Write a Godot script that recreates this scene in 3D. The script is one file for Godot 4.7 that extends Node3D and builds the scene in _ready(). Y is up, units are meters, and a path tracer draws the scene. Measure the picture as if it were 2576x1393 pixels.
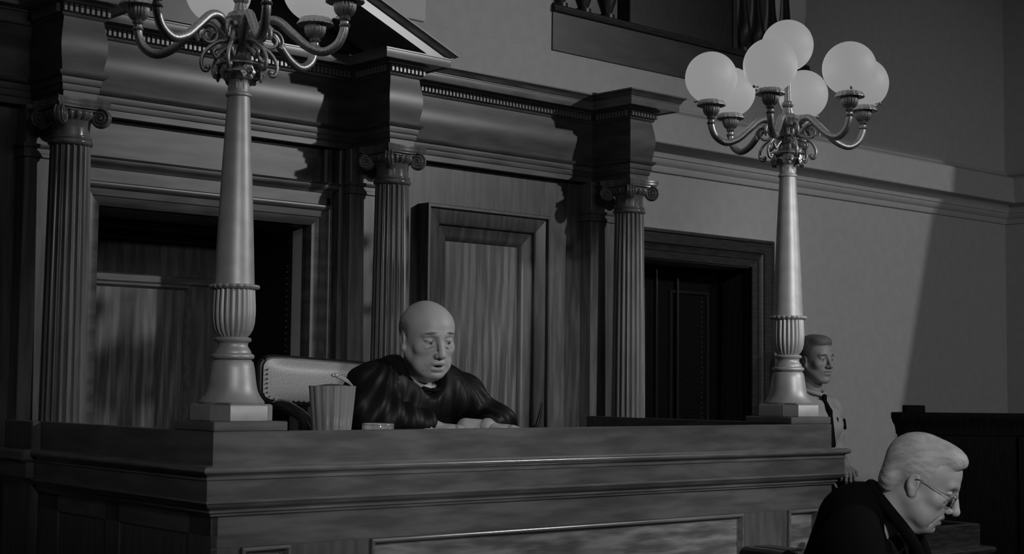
extends Node3D
# A courtroom: the judge's bench with two globe candelabra, panelled wall behind.

# ---------------------------------------------------------------- build
func spot(called: String, at: Vector3, to: Vector3, energy: float, angle: float, soft: float, size: float) -> SpotLight3D:
	var l := SpotLight3D.new()
	l.name = called
	add_child(l)
	l.look_at_from_position(at, to)
	l.light_energy = energy
	l.spot_angle = angle
	l.spot_angle_attenuation = soft
	l.spot_range = 30.0
	l.spot_attenuation = 2.0
	l.light_size = size
	l.shadow_enabled = true
	return l

func _ready() -> void:
	rng.seed = 7
	# camera: level turned 47.55 degrees to the wall, tilted up a little
	var cam := Camera3D.new()
	cam.name = "camera"
	add_child(cam)
	var aw := deg_to_rad(47.55)
	var pitch := deg_to_rad(4.04)
	var roll := deg_to_rad(0.61)
	var F := Vector3(cos(aw), 0, -sin(aw))
	var R := Vector3(sin(aw), 0, cos(aw))
	var Fp := F * cos(pitch) + Vector3.UP * sin(pitch)
	var Up := Vector3.UP * cos(pitch) - F * sin(pitch)
	cam.transform = Transform3D(Basis(R * cos(roll) + Up * sin(roll), Up * cos(roll) - R * sin(roll), -Fp), Vector3(0, 1.55, 5.141))
	cam.fov = rad_to_deg(2.0 * atan(696.5 / 3840.0))
	cam.near = 0.05
	cam.far = 60.0
	cam.current = true
	var we := WorldEnvironment.new()
	we.name = "environment"
	var env := Environment.new()
	env.background_mode = Environment.BG_COLOR
	env.background_color = Color(0, 0, 0)
	env.tonemap_mode = Environment.TONE_MAPPER_LINEAR
	env.tonemap_exposure = 1.0
	env.sdfgi_enabled = true
	env.ssao_enabled = true
	env.ssil_enabled = true
	we.environment = env
	add_child(we)
	# studio lights: a hard key from the right, a lamp on the plain wall, a soft fill by the camera
	spot("key_light", Vector3(8.6, 4.9, 7.6), Vector3(3.1, 2.1, 0.6), 23.5, 26.0, 1.0, 0.10)
	spot("wall_light", Vector3(5.5, 5.7, 9.5), Vector3(8.0, 1.6, 0.0), 17.0, 13.0, 0.6, 0.02)
	spot("corner_light", Vector3(4.0, 3.6, 10.5), Vector3(8.2, 2.0, 0.0), 12.0, 15.0, 1.0, 0.3)
	spot("bench_light", Vector3(0.3, 3.3, 8.4), Vector3(2.80, 1.66, 1.5), 14.0, 8.0, 1.0, 0.15)
	spot("lamp_light", Vector3(3.4, 3.6, 9.0), Vector3(4.65, 1.95, 1.7), 30.0, 5.0, 0.9, 0.15)
	spot("clerk_light", Vector3(0.5, 3.4, 7.6), Vector3(3.42, 1.25, 2.9), 15.0, 5.5, 0.9, 0.15)
	var fill := AreaLight3D.new()
	fill.name = "fill_light"
	add_child(fill)
	fill.look_at_from_position(Vector3(-1.0, 4.4, 6.0), Vector3(3.0, 1.3, 1.0))
	fill.area_size = Vector2(1.2, 1.2)
	fill.light_energy = 0.35
	fill.area_range = 30.0
	fill.shadow_enabled = true

	make_materials()
	build_room()
	plaster_cornice()
	panelling()
	entablature()
	pediment()
	column(0, "fluted wooden column left of the deep doorway")
	column(1, "fluted wooden column between the doorway and the tall framed panel")
	column(2, "fluted wooden column beside the black double door")
	door_left()
	door_right()
	gallery()
	wall_notice()
	studio_flags()
	dais()
	bench()
	side_furniture()
	judge_chair()
	lamp_board(0.1125, "square board under the globe lamp at the panelled doorway end of the bench")
	lamp_board(BW - 0.1125, "square board under the globe lamp at the officer's end of the bench")
	lamp_meshes()
	globe_lamp(0.1125, 49.2, "tall pale globe candelabra at the bench corner near the ice bucket")
	globe_lamp(BW - 0.1125, 34.6, "tall pale globe candelabra on the bench in front of the officer")
	ice_bucket()
	ashtray()
	pen_stand()
	# people
	judge()
	guard()
	clerk()
	# end of the scene

# ---------------------------------------------------------------- materials
var M := {}
var rng := RandomNumberGenerator.new()
var taken := {}

func gr(v: float) -> Color:
	return Color(v, v, v).linear_to_srgb()

func noise_tex(seed_: int, freq: float, oct: int, lo: float, hi: float, size := 512, cellular := false) -> NoiseTexture2D:
	var n := FastNoiseLite.new()
	n.seed = seed_
	n.frequency = freq
	n.noise_type = FastNoiseLite.TYPE_CELLULAR if cellular else FastNoiseLite.TYPE_SIMPLEX_SMOOTH
	n.fractal_octaves = oct
	var g := Gradient.new()
	g.set_color(0, gr(lo))
	g.set_color(1, gr(hi))
	g.set_offset(0, 0.25)
	g.set_offset(1, 0.75)
	var t := NoiseTexture2D.new()
	t.noise = n
	t.width = size
	t.height = size
	t.seamless = true
	t.color_ramp = g
	return t

func normal_tex(seed_: int, freq: float, oct: int, bump: float) -> NoiseTexture2D:
	var n := FastNoiseLite.new()
	n.seed = seed_
	n.frequency = freq
	n.fractal_octaves = oct
	var t := NoiseTexture2D.new()
	t.noise = n
	t.width = 512
	t.height = 512
	t.seamless = true
	t.as_normal_map = true
	t.bump_strength = bump
	return t

func mat(v: float, rough := 0.6, metal := 0.0, spec := 0.5) -> StandardMaterial3D:
	var m := StandardMaterial3D.new()
	m.albedo_color = gr(v)
	m.roughness = rough
	m.metallic = metal
	m.metallic_specular = spec
	return m

func grained(lo: float, hi: float, sc: Vector3, seed_: int, freq: float, oct: int, rough: float) -> StandardMaterial3D:
	var m := mat(1.0, rough)
	m.albedo_color = Color.WHITE
	m.albedo_texture = noise_tex(seed_, freq, oct, lo, hi)
	m.uv1_triplanar = true
	m.uv1_triplanar_sharpness = 8.0
	m.uv1_scale = sc
	return m

func make_materials() -> void:
	M.wood_h = grained(0.055, 0.115, Vector3(0.5, 3.0, 0.5), 3, 0.012, 4, 0.4)
	M.wood_v = grained(0.055, 0.10, Vector3(3.5, 0.4, 3.5), 5, 0.014, 4, 0.38)
	M.veneer_v = grained(0.045, 0.15, Vector3(4.2, 0.24, 4.2), 8, 0.014, 4, 0.42)
	M.veneer_h = grained(0.10, 0.28, Vector3(0.45, 3.0, 0.45), 9, 0.016, 4, 0.45)
	M.mould = grained(0.06, 0.10, Vector3(0.5, 2.5, 0.5), 11, 0.014, 3, 0.34)
	M.frieze = grained(0.06, 0.095, Vector3(0.5, 2.5, 0.5), 61, 0.014, 3, 0.36)
	M.column = grained(0.12, 0.18, Vector3(4.0, 0.4, 4.0), 12, 0.014, 3, 0.18)
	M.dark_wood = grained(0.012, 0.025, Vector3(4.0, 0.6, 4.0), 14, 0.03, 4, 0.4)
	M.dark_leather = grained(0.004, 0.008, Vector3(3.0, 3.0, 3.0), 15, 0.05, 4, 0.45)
	M.dark_leather.normal_enabled = true
	M.dark_leather.normal_texture = normal_tex(31, 0.08, 3, 3.0)
	M.plaster = grained(0.43, 0.46, Vector3(1.2, 1.2, 1.2), 17, 0.02, 5, 0.9)
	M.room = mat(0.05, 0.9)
	M.floor = grained(0.05, 0.09, Vector3(0.5, 0.5, 5.0), 18, 0.03, 4, 0.5)
	M.lamp = grained(0.38, 0.44, Vector3(1.5, 1.5, 1.5), 20, 0.02, 3, 0.48)
	M.lamp.metallic = 0.35
	M.brass = grained(0.22, 0.48, Vector3(9.0, 9.0, 9.0), 21, 0.04, 4, 0.42)
	M.brass.metallic = 0.9
	var g := mat(0.08, 0.6)
	g.emission_enabled = true
	g.emission = Color(1, 1, 1)
	g.emission_energy_multiplier = 0.255
	M.globe = g
	M.robe = mat(0.005, 0.5, 0.0, 0.35)
	M.suit = grained(0.004, 0.007, Vector3(12, 12, 12), 24, 0.08, 3, 0.85)
	M.uniform = grained(0.40, 0.48, Vector3(5, 5, 5), 25, 0.05, 3, 0.85)
	M.white_cloth = mat(0.5, 0.8)
	M.black_cloth = mat(0.006, 0.7)
	M.skin = mat(1.0, 0.5)
	M.skin.albedo_color = Color.WHITE
	M.skin.vertex_color_use_as_albedo = true
	M.hair_light = grained(0.31, 0.42, Vector3(2.0, 5.0, 2.0), 26, 0.02, 3, 0.6)
	M.hair_mid = grained(0.10, 0.24, Vector3(14, 5, 5), 27, 0.04, 3, 0.6)
	M.leather = grained(0.30, 0.40, Vector3(4, 4, 4), 28, 0.06, 4, 0.42)
	M.silver = mat(0.55, 0.25, 0.55)
	M.nail = mat(0.12, 0.35, 0.6)
	var gl := mat(0.9, 0.05)
	gl.albedo_color = Color(0.9, 0.9, 0.9, 0.18)
	gl.transparency = BaseMaterial3D.TRANSPARENCY_ALPHA
	M.glass = gl
	M.wire = mat(0.12, 0.3, 0.8)
	M.paper = mat(0.58, 0.8)

	M.bench_mould = grained(0.13, 0.20, Vector3(0.6, 4.0, 0.6), 33, 0.014, 3, 0.17)
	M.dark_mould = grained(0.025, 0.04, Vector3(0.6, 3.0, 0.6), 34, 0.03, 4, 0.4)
	M.gallery_wood = grained(0.04, 0.06, Vector3(0.5, 2.0, 0.5), 35, 0.012, 4, 0.38)
	M.desk_wood = grained(0.02, 0.045, Vector3(0.7, 4.0, 0.7), 36, 0.03, 4, 0.35)
	M.black_wood = grained(0.003, 0.006, Vector3(4.0, 0.6, 4.0), 37, 0.03, 4, 0.8)
	M.black_wood.metallic_specular = 0.2
	M.bench_h = grained(0.085, 0.145, Vector3(0.5, 3.0, 0.5), 43, 0.012, 4, 0.4)
	M.bench_v = grained(0.08, 0.13, Vector3(3.5, 0.4, 3.5), 45, 0.014, 4, 0.4)
	M.pilaster = grained(0.10, 0.16, Vector3(3.5, 0.4, 3.5), 46, 0.014, 4, 0.35)
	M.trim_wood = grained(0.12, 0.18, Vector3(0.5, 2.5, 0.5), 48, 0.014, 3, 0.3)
	M.suit.metallic_specular = 0.12
	M.black_cloth.metallic_specular = 0.2
	M.dark_leather.metallic_specular = 0.2
	M.dark_gloss = mat(0.02, 0.2)
	M.black_gloss = mat(0.006, 0.25)

# ---------------------------------------------------------------- scene helpers
func numbered(n: String) -> String:
	if not taken.has(n):
		taken[n] = 0
		return n
	taken[n] += 1
	return "%s_%03d" % [n, taken[n]]

func thing(called: String, label: String, category: String, at := Vector3.ZERO, turn := 0.0, group := "") -> Node3D:
	var o := Node3D.new()
	o.name = numbered(called)
	add_child(o)
	o.position = at
	o.rotation.y = turn
	o.set_meta("label", label)
	o.set_meta("category", category)
	if group != "":
		o.set_meta("group", group)
	return o

func structure(called: String, label: String, category: String, at := Vector3.ZERO) -> Node3D:
	var o := thing(called, label, category, at)
	o.set_meta("kind", "structure")
	return o

func put(called: String, mesh: Mesh, m: Material, parent: Node, at := Vector3.ZERO) -> MeshInstance3D:
	var o := MeshInstance3D.new()
	o.name = called
	o.mesh = mesh
	o.material_override = m
	parent.add_child(o, true)
	o.position = at
	return o

func begin() -> SurfaceTool:
	var st := SurfaceTool.new()
	st.begin(Mesh.PRIMITIVE_TRIANGLES)
	return st

# a triangle facing the way its normals point (Godot's front is clockwise)
func tri(st: SurfaceTool, a: Vector3, b: Vector3, c: Vector3, na: Vector3, nb: Vector3, nc: Vector3) -> void:
	if (b - a).cross(c - a).dot(na + nb + nc) > 0.0:
		var t := b
		b = c
		c = t
		t = nb
		nb = nc
		nc = t
	st.set_normal(na)
	st.add_vertex(a)
	st.set_normal(nb)
	st.add_vertex(b)
	st.set_normal(nc)
	st.add_vertex(c)

func quad(st: SurfaceTool, a: Vector3, b: Vector3, c: Vector3, d: Vector3, na: Vector3, nb: Vector3, nc: Vector3, nd: Vector3) -> void:
	tri(st, a, b, c, na, nb, nc)
	tri(st, a, c, d, na, nc, nd)

func face(st: SurfaceTool, a: Vector3, b: Vector3, c: Vector3, d: Vector3, n: Vector3) -> void:
	quad(st, a, b, c, d, n, n, n, n)

# box between two corners with chamfered edges
func box(st: SurfaceTool, lo: Vector3, hi: Vector3, ch := 0.003, xf := Transform3D.IDENTITY) -> void:
	var c := (lo + hi) * 0.5
	var h := (hi - lo) * 0.5
	ch = minf(ch, minf(h.x, minf(h.y, h.z)) * 0.6)
	var e := [Vector3(h.x, h.y - ch, h.z - ch), Vector3(h.x - ch, h.y, h.z - ch), Vector3(h.x - ch, h.y - ch, h.z)]
	for ax in 3:
		for s in [-1.0, 1.0]:
			var n := Vector3.ZERO
			n[ax] = s
			var pts: Array[Vector3] = []
			for q in [[-1.0, -1.0], [1.0, -1.0], [1.0, 1.0], [-1.0, 1.0]]:
				var p: Vector3 = e[ax]
				p[ax] *= s
				p[(ax + 1) % 3] *= q[0]
				p[(ax + 2) % 3] *= q[1]
				pts.append(xf * (c + p))
			face(st, pts[0], pts[1], pts[2], pts[3], xf.basis * n)
	for ax in 3: # edges along ax
		var b := (ax + 1) % 3
		var d := (ax + 2) % 3
		for sb in [-1.0, 1.0]:
			for sd in [-1.0, 1.0]:
				var n := Vector3.ZERO
				n[b] = sb
				n[d] = sd
				n = xf.basis * n.normalized()
				var p1: Vector3 = e[b]
				var p2: Vector3 = e[d]
				p1[b] *= sb
				p1[d] *= sd
				p2[b] *= sb
				p2[d] *= sd
				var q1 := p1
				var q2 := p2
				q1[ax] *= -1.0
				q2[ax] *= -1.0
				face(st, xf * (c + p1), xf * (c + q1), xf * (c + q2), xf * (c + p2), n)
	for sx in [-1.0, 1.0]:
		for sy in [-1.0, 1.0]:
			for sz in [-1.0, 1.0]:
				var s := Vector3(sx, sy, sz)
				var n := xf.basis * s.normalized()
				tri(st, xf * (c + e[0] * s), xf * (c + e[1] * s), xf * (c + e[2] * s), n, n, n)

func box_mesh(lo: Vector3, hi: Vector3, ch := 0.003) -> ArrayMesh:
	var st := begin()
	box(st, lo, hi, ch)
	return st.commit()

func smooth_normals(prof: PackedVector2Array, lim := 0.72) -> Array:
	# for every segment of a profile, the normals at its two ends
	var seg := PackedVector2Array()
	for j in prof.size() - 1:
		var d := (prof[j + 1] - prof[j]).normalized()
		seg.append(Vector2(d.y, -d.x))
	var out := []
	for j in seg.size():
		var a := seg[j]
		var b := seg[j]
		if j > 0 and seg[j - 1].dot(seg[j]) > lim:
			a = (seg[j - 1] + seg[j]).normalized()
		if j < seg.size() - 1 and seg[j + 1].dot(seg[j]) > lim:
			b = (seg[j + 1] + seg[j]).normalized()
		out.append([a, b])
	return out

# moulding: profile (out, up) carried along a plan path (x, z) with mitred corners; out is left of travel
func sweep(st: SurfaceTool, path: PackedVector2Array, prof: PackedVector2Array, caps := false) -> void:
	var nn := PackedVector2Array()
	for i in path.size() - 1:
		var d := (path[i + 1] - path[i]).normalized()
		nn.append(Vector2(-d.y, d.x))
	var mit := PackedVector2Array()
	for i in path.size():
		var a := nn[maxi(i - 1, 0)]
		var b := nn[mini(i, nn.size() - 1)]
		mit.append((a + b) / (1.0 + a.dot(b)))
	var pn := smooth_normals(prof)
	for i in path.size() - 1:
		for j in prof.size() - 1:
			var p := []
			for q in [[i, j], [i + 1, j], [i + 1, j + 1], [i, j + 1]]:
				var w: Vector2 = path[q[0]] + mit[q[0]] * prof[q[1]].x
				p.append(Vector3(w.x, prof[q[1]].y, w.y))
			var n0: Vector2 = pn[j][0]
			var n1: Vector2 = pn[j][1]
			var v0 := Vector3(nn[i].x * n0.x, n0.y, nn[i].y * n0.x)
			var v1 := Vector3(nn[i].x * n1.x, n1.y, nn[i].y * n1.x)
			quad(st, p[0], p[1], p[2], p[3], v0, v0, v1, v1)
	if caps:
		var idx := Geometry2D.triangulate_polygon(prof)
		for e in [0, path.size() - 1]:
			var d: Vector2 = (path[0] - path[1]) if e == 0 else (path[e] - path[e - 1])
			var n := Vector3(d.x, 0, d.y).normalized()
			for k in range(0, idx.size(), 3):
				var t := []
				for q in 3:
					var pr := prof[idx[k + q]]
					var w: Vector2 = path[e] + mit[e] * pr.x
					t.append(Vector3(w.x, pr.y, w.y))
				tri(st, t[0], t[1], t[2], n, n, n)

# turned shape: profile (radius, y), optional ribs of a depth round it
func lathe(st: SurfaceTool, prof: PackedVector2Array, n := 48, at := Vector3.ZERO, ribs := 0, depth := 0.0, sharp := false, xf := Transform3D.IDENTITY) -> void:
	var pn := smooth_normals(prof)
	var per := 2.0 * PI / n
	var cs := []
	for i in n + 1:
		var th := i * per
		var f := 0.0
		var df := 0.0
		if ribs > 0:
			if sharp: # hollow flutes between narrow fillets
				var ph := fposmod(th * ribs / (2.0 * PI), 1.0)
				var w := 0.84
				if ph < w:
					f = -sin(PI * ph / w)
					df = -cos(PI * ph / w) * PI / w * ribs / (2.0 * PI)
			else: # rounded gadroons
				var s := sin(th * ribs * 0.5)
				f = absf(s) - 1.0
				df = signf(s) * cos(th * ribs * 0.5) * ribs * 0.5
				df = clampf(df, -ribs * 0.45, ribs * 0.45)
		cs.append([cos(th), sin(th), f * depth, df * depth])
	for j in prof.size() - 1:
		for i in n:
			var p := []
			var q := []
			for k in [[i, j, 0], [i + 1, j, 0], [i + 1, j + 1, 1], [i, j + 1, 1]]:
				var c: Array = cs[k[0]]
				var pr := prof[k[1]]
				var nv: Vector2 = pn[j][k[2]]
				var r := maxf(pr.x + c[2], 0.0) if pr.x > absf(depth) else pr.x
				var er := Vector3(c[0], 0, c[1])
				var et := Vector3(-c[1], 0, c[0])
				var sl: float = 0.0 if r < 1e-5 else c[3] / r
				var nrm: Vector3 = ((er - et * sl) * nv.x + Vector3.UP * nv.y).normalized()
				p.append(xf * (at + er * r + Vector3.UP * pr.y))
				q.append(xf.basis * nrm)
			quad(st, p[0], p[1], p[2], p[3], q[0], q[1], q[2], q[3])

func pv(a: Array) -> PackedVector2Array:
	var o := PackedVector2Array()
	for i in range(0, a.size(), 2):
		o.append(Vector2(a[i], a[i + 1]))
	return o

func arc(c: Vector2, r: Vector2, a0: float, a1: float, n: int) -> PackedVector2Array:
	var o := PackedVector2Array()
	for i in n + 1:
		var t := deg_to_rad(lerpf(a0, a1, float(i) / n))
		o.append(c + Vector2(cos(t) * r.x, sin(t) * r.y))
	return o

func tube(st: SurfaceTool, pts: PackedVector3Array, rad: PackedFloat32Array, sides := 10) -> void:
	var n := pts.size()
	var tan: Array[Vector3] = []
	for i in n:
		tan.append((pts[mini(i + 1, n - 1)] - pts[maxi(i - 1, 0)]).normalized())
	var up := Vector3.UP if absf(tan[0].y) < 0.9 else Vector3.RIGHT
	var u := tan[0].cross(up).normalized()
	var rings := []
	for i in n:
		u = (u - tan[i] * u.dot(tan[i])).normalized()
		var v := tan[i].cross(u)
		var ring := []
		for k in sides + 1:
			var a := 2.0 * PI * k / sides
			var d := u * cos(a) + v * sin(a)
			ring.append([pts[i] + d * rad[mini(i, rad.size() - 1)], d])
		rings.append(ring)
	for i in n - 1:
		for k in sides:
			var a: Array = rings[i][k]
			var b: Array = rings[i][k + 1]
			var c: Array = rings[i + 1][k + 1]
			var d: Array = rings[i + 1][k]
			quad(st, a[0], b[0], c[0], d[0], a[1], b[1], c[1], d[1])
	for e in [0, n - 1]:
		var nrm: Vector3 = -tan[0] if e == 0 else tan[e]
		for k in sides:
			tri(st, pts[e], rings[e][k][0], rings[e][k + 1][0], nrm, nrm, nrm)

func curve(ctrl: Array, sub := 6) -> PackedVector3Array:
	var o := PackedVector3Array()
	var n := ctrl.size()
	for i in n - 1:
		var p0: Vector3 = ctrl[maxi(i - 1, 0)]
		var p1: Vector3 = ctrl[i]
		var p2: Vector3 = ctrl[i + 1]
		var p3: Vector3 = ctrl[mini(i + 2, n - 1)]
		for k in sub:
			var t := float(k) / sub
			o.append(p1.cubic_interpolate(p2, p0, p3, t))
	o.append(ctrl[n - 1])
	return o

func ball(st: SurfaceTool, c: Vector3, r: Vector3, n := 12, xf := Transform3D.IDENTITY) -> void:
	var m := n / 2
	for i in m:
		for k in n:
			var p := []
			var q := []
			for w in [[i, k], [i, k + 1], [i + 1, k + 1], [i + 1, k]]:
				var a: float = PI * w[0] / m
				var b: float = 2.0 * PI * w[1] / n
				var d := Vector3(sin(a) * cos(b), cos(a), sin(a) * sin(b))
				p.append(xf * (c + d * r))
				q.append((xf.basis * (d / r)).normalized())
			quad(st, p[0], p[1], p[2], p[3], q[0], q[1], q[2], q[3])

# ---------------------------------------------------------------- smooth bodies (distance fields meshed as surface nets)
class Blob:
	var kind := PackedInt32Array()     # 0 tapered capsule, 1 ellipsoid
	var cut := PackedInt32Array()
	var a := PackedVector3Array()
	var b := PackedVector3Array()
	var ra := PackedFloat32Array()
	var rb := PackedFloat32Array()
	var k := PackedFloat32Array()
	var inv: Array[Basis] = []
	var xf := Transform3D.IDENTITY
	var paints := []                   # [centre, inverse basis, radii, colour, edge]
	var base := Color(1, 1, 1)
	var bump = null

	func cap(p: Vector3, q: Vector3, r0: float, r1: float, kk := 0.01, sub := 0) -> void:
		kind.append(0)
		cut.append(sub)
		a.append(xf * p)
		b.append(xf * q)
		ra.append(r0)
		rb.append(r1)
		k.append(kk)
		inv.append(Basis.IDENTITY)

	func ell(c: Vector3, r: Vector3, kk := 0.01, sub := 0, turn := Basis.IDENTITY) -> void:
		kind.append(1)
		cut.append(sub)
		a.append(xf * c)
		b.append(r)
		ra.append(0)
		rb.append(0)
		k.append(kk)
		inv.append((xf.basis * turn).inverse())

	func paint(c: Vector3, r: Vector3, col: float, edge := 0.25, turn := Basis.IDENTITY) -> void:
		paints.append([xf * c, (xf.basis * turn).inverse(), r, Color(col, col, col), edge])

	func one(i: int, p: Vector3) -> float:
		if kind[i] == 0:
			var pa := p - a[i]
			var ba := b[i] - a[i]
			var h := clampf(pa.dot(ba) / ba.length_squared(), 0.0, 1.0)
			return (pa - ba * h).length() - lerpf(ra[i], rb[i], h)
		var q: Vector3 = inv[i] * (p - a[i])
		var r := b[i]
		var k0 := (q / r).length()
		var k1 := (q / (r * r)).length()
		return k0 * (k0 - 1.0) / maxf(k1, 1e-6)

	func field(p: Vector3, idx: PackedInt32Array) -> float:
		var d := 1.0
		for i in idx:
			var e := one(i, p)
			var kk := k[i]
			if cut[i] == 0:
				var h := maxf(kk - absf(d - e), 0.0)
				d = minf(d, e) - h * h / kk * 0.25
			else:
				var h := maxf(kk - absf(d + e), 0.0)
				d = maxf(d, -e) + h * h / kk * 0.25
		return d

	func mesh_into(st: SurfaceTool, cell: float, back: Transform3D = Transform3D.IDENTITY) -> void:
		var lo := Vector3.INF
		var hi := -Vector3.INF
		var all := PackedInt32Array()
		for i in kind.size():
			all.append(i)
			if cut[i] == 1:
				continue
			if kind[i] == 0:
				var r := Vector3.ONE * maxf(ra[i], rb[i])
				lo = lo.min(a[i] - r).min(b[i] - r)
				hi = hi.max(a[i] + r).max(b[i] + r)
			else:
				var r := Vector3.ONE * maxf(b[i].x, maxf(b[i].y, b[i].z))
				lo = lo.min(a[i] - r)
				hi = hi.max(a[i] + r)
		lo -= Vector3.ONE * cell * 3.0
		hi += Vector3.ONE * cell * 3.0
		var B := 4
		var nb := Vector3i(((hi - lo) / (cell * B)).ceil())
		var nx := nb.x * B + 1
		var ny := nb.y * B + 1
		var nz := nb.z * B + 1
		var val := PackedFloat32Array()
		val.resize(nx * ny * nz)
		val.fill(1.0)
		var done := PackedByteArray()
		done.resize(nx * ny * nz)
		var lists := {}
		var R := cell * B * 0.87
		for bz in nb.z:
			for by in nb.y:
				for bx in nb.x:
					var c := lo + Vector3(bx + 0.5, by + 0.5, bz + 0.5) * cell * B
					var ds := PackedFloat32Array()
					var mn := 1e9
					for i in all:
						var e := one(i, c)
						ds.append(e)
						if cut[i] == 0:
							mn = minf(mn, e)
					if mn > R * 1.6 + 0.012:
						continue
					var l := PackedInt32Array()
					for i in all:
						if cut[i] == 0:
							if ds[i] < mn + R * 2.1 + k[i]:
								l.append(i)
						elif ds[i] < R * 1.6 + k[i]:
							l.append(i)
					var f := field(c, l)
					var x0 := bx * B
					var y0 := by * B
					var z0 := bz * B
					if absf(f) > R * 1.4 + 0.004:
						if f < 0.0:
							for z in range(z0, z0 + B + 1):
								for y in range(y0, y0 + B + 1):
									for x in range(x0, x0 + B + 1):
										var id := x + nx * (y + ny * z)
										if done[id] == 0:
											val[id] = -1.0
						continue
					lists[Vector3i(bx, by, bz)] = l
					for z in range(z0, z0 + B + 1):
						for y in range(y0, y0 + B + 1):
							for x in range(x0, x0 + B + 1):
								var id := x + nx * (y + ny * z)
								if done[id] == 0:
									done[id] = 1
									val[id] = field(lo + Vector3(x, y, z) * cell, l)
		var vid := {}
		var verts := PackedVector3Array()
		var norms := PackedVector3Array()
		var cols := PackedColorArray()
		var off := [0, 1, nx, nx + 1, nx * ny, nx * ny + 1, nx * ny + nx, nx * ny + nx + 1]
		var cor := [Vector3(0, 0, 0), Vector3(1, 0, 0), Vector3(0, 1, 0), Vector3(1, 1, 0), Vector3(0, 0, 1), Vector3(1, 0, 1), Vector3(0, 1, 1), Vector3(1, 1, 1)]
		var edges := [[0, 1], [2, 3], [4, 5], [6, 7], [0, 2], [1, 3], [4, 6], [5, 7], [0, 4], [1, 5], [2, 6], [3, 7]]
		for key in lists:
			var l: PackedInt32Array = lists[key]
			for z in range(key.z * B, key.z * B + B):
				for y in range(key.y * B, key.y * B + B):
					for x in range(key.x * B, key.x * B + B):
						var id := x + nx * (y + ny * z)
						var neg := 0
						for o in off:
							if val[id + o] < 0.0:
								neg += 1
						if neg == 0 or neg == 8:
							continue
						var s := Vector3.ZERO
						var cnt := 0
						for e in edges:
							var v0 := val[id + off[e[0]]]
							var v1 := val[id + off[e[1]]]
							if (v0 < 0.0) != (v1 < 0.0):
								var t := v0 / (v0 - v1)
								var c0: Vector3 = cor[e[0]]
								s += c0.lerp(cor[e[1]], t)
								cnt += 1
						var p := lo + (Vector3(x, y, z) + s / cnt) * cell
						var h := cell * 0.6
						var g := Vector3.ZERO
						for q in [Vector3(1, -1, -1), Vector3(-1, -1, 1), Vector3(-1, 1, -1), Vector3(1, 1, 1)]:
							g += q * field(p + q * h, l)
						g = g.normalized()
						vid[id] = verts.size()
						if bump != null:
							var w: Array = bump.call(back * p, back.basis * g)
							p += g * w[0]
							if w[1] is Vector3:
								g = (g + back.basis.inverse() * w[1]).normalized()
						var col := base
						for pt in paints:
							var qq: Vector3 = (pt[1] * (p - pt[0])) / pt[2]
							var m := clampf((1.0 - qq.length()) / pt[4] + 0.5, 0.0, 1.0)
							if m > 0.0:
								col = col.lerp(pt[3], m)
						verts.append(p)
						norms.append(g)
						cols.append(col)
		var ax := [[1, nx, nx * ny], [nx, nx * ny, 1], [nx * ny, 1, nx]]
		for id in vid:
			for e in ax:
				var v0 := val[id]
				var v1 := val[id + e[0]]
				if (v0 < 0.0) == (v1 < 0.0):
					continue
				var i1 = vid.get(id - e[1])
				var i2 = vid.get(id - e[2])
				var i3 = vid.get(id - e[1] - e[2])
				if i1 == null or i2 == null or i3 == null:
					continue
				var q := [vid[id], i1, i3, i2]
				for t in [[0, 1, 2], [0, 2, 3]]:
					var ia: int = q[t[0]]
					var ib: int = q[t[1]]
					var ic: int = q[t[2]]
					if (verts[ib] - verts[ia]).cross(verts[ic] - verts[ia]).dot(norms[ia] + norms[ib] + norms[ic]) > 0.0:
						var sw := ib
						ib = ic
						ic = sw
					for w in [ia, ib, ic]:
						st.set_normal((back.basis * norms[w]).normalized())
						st.set_color(cols[w])
						st.add_vertex(back * verts[w])


# ---------------------------------------------------------------- the room
const PIER := 0.245          # how far a pier stands before the wall
const ZF := 0.10             # plane of the frieze on the wall
const COLS := [2.39, 3.79, 5.193]
const HALF := 0.074

func wall_boxes(called: String, label: String, list: Array, m: Material) -> void:
	var st := begin()
	for b in list:
		box(st, b[0], b[1], 0.0005)
	var o := put(numbered(called), st.commit(), m, self)
	o.set_meta("label", label)
	o.set_meta("category", "wall")
	o.set_meta("kind", "structure")

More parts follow.
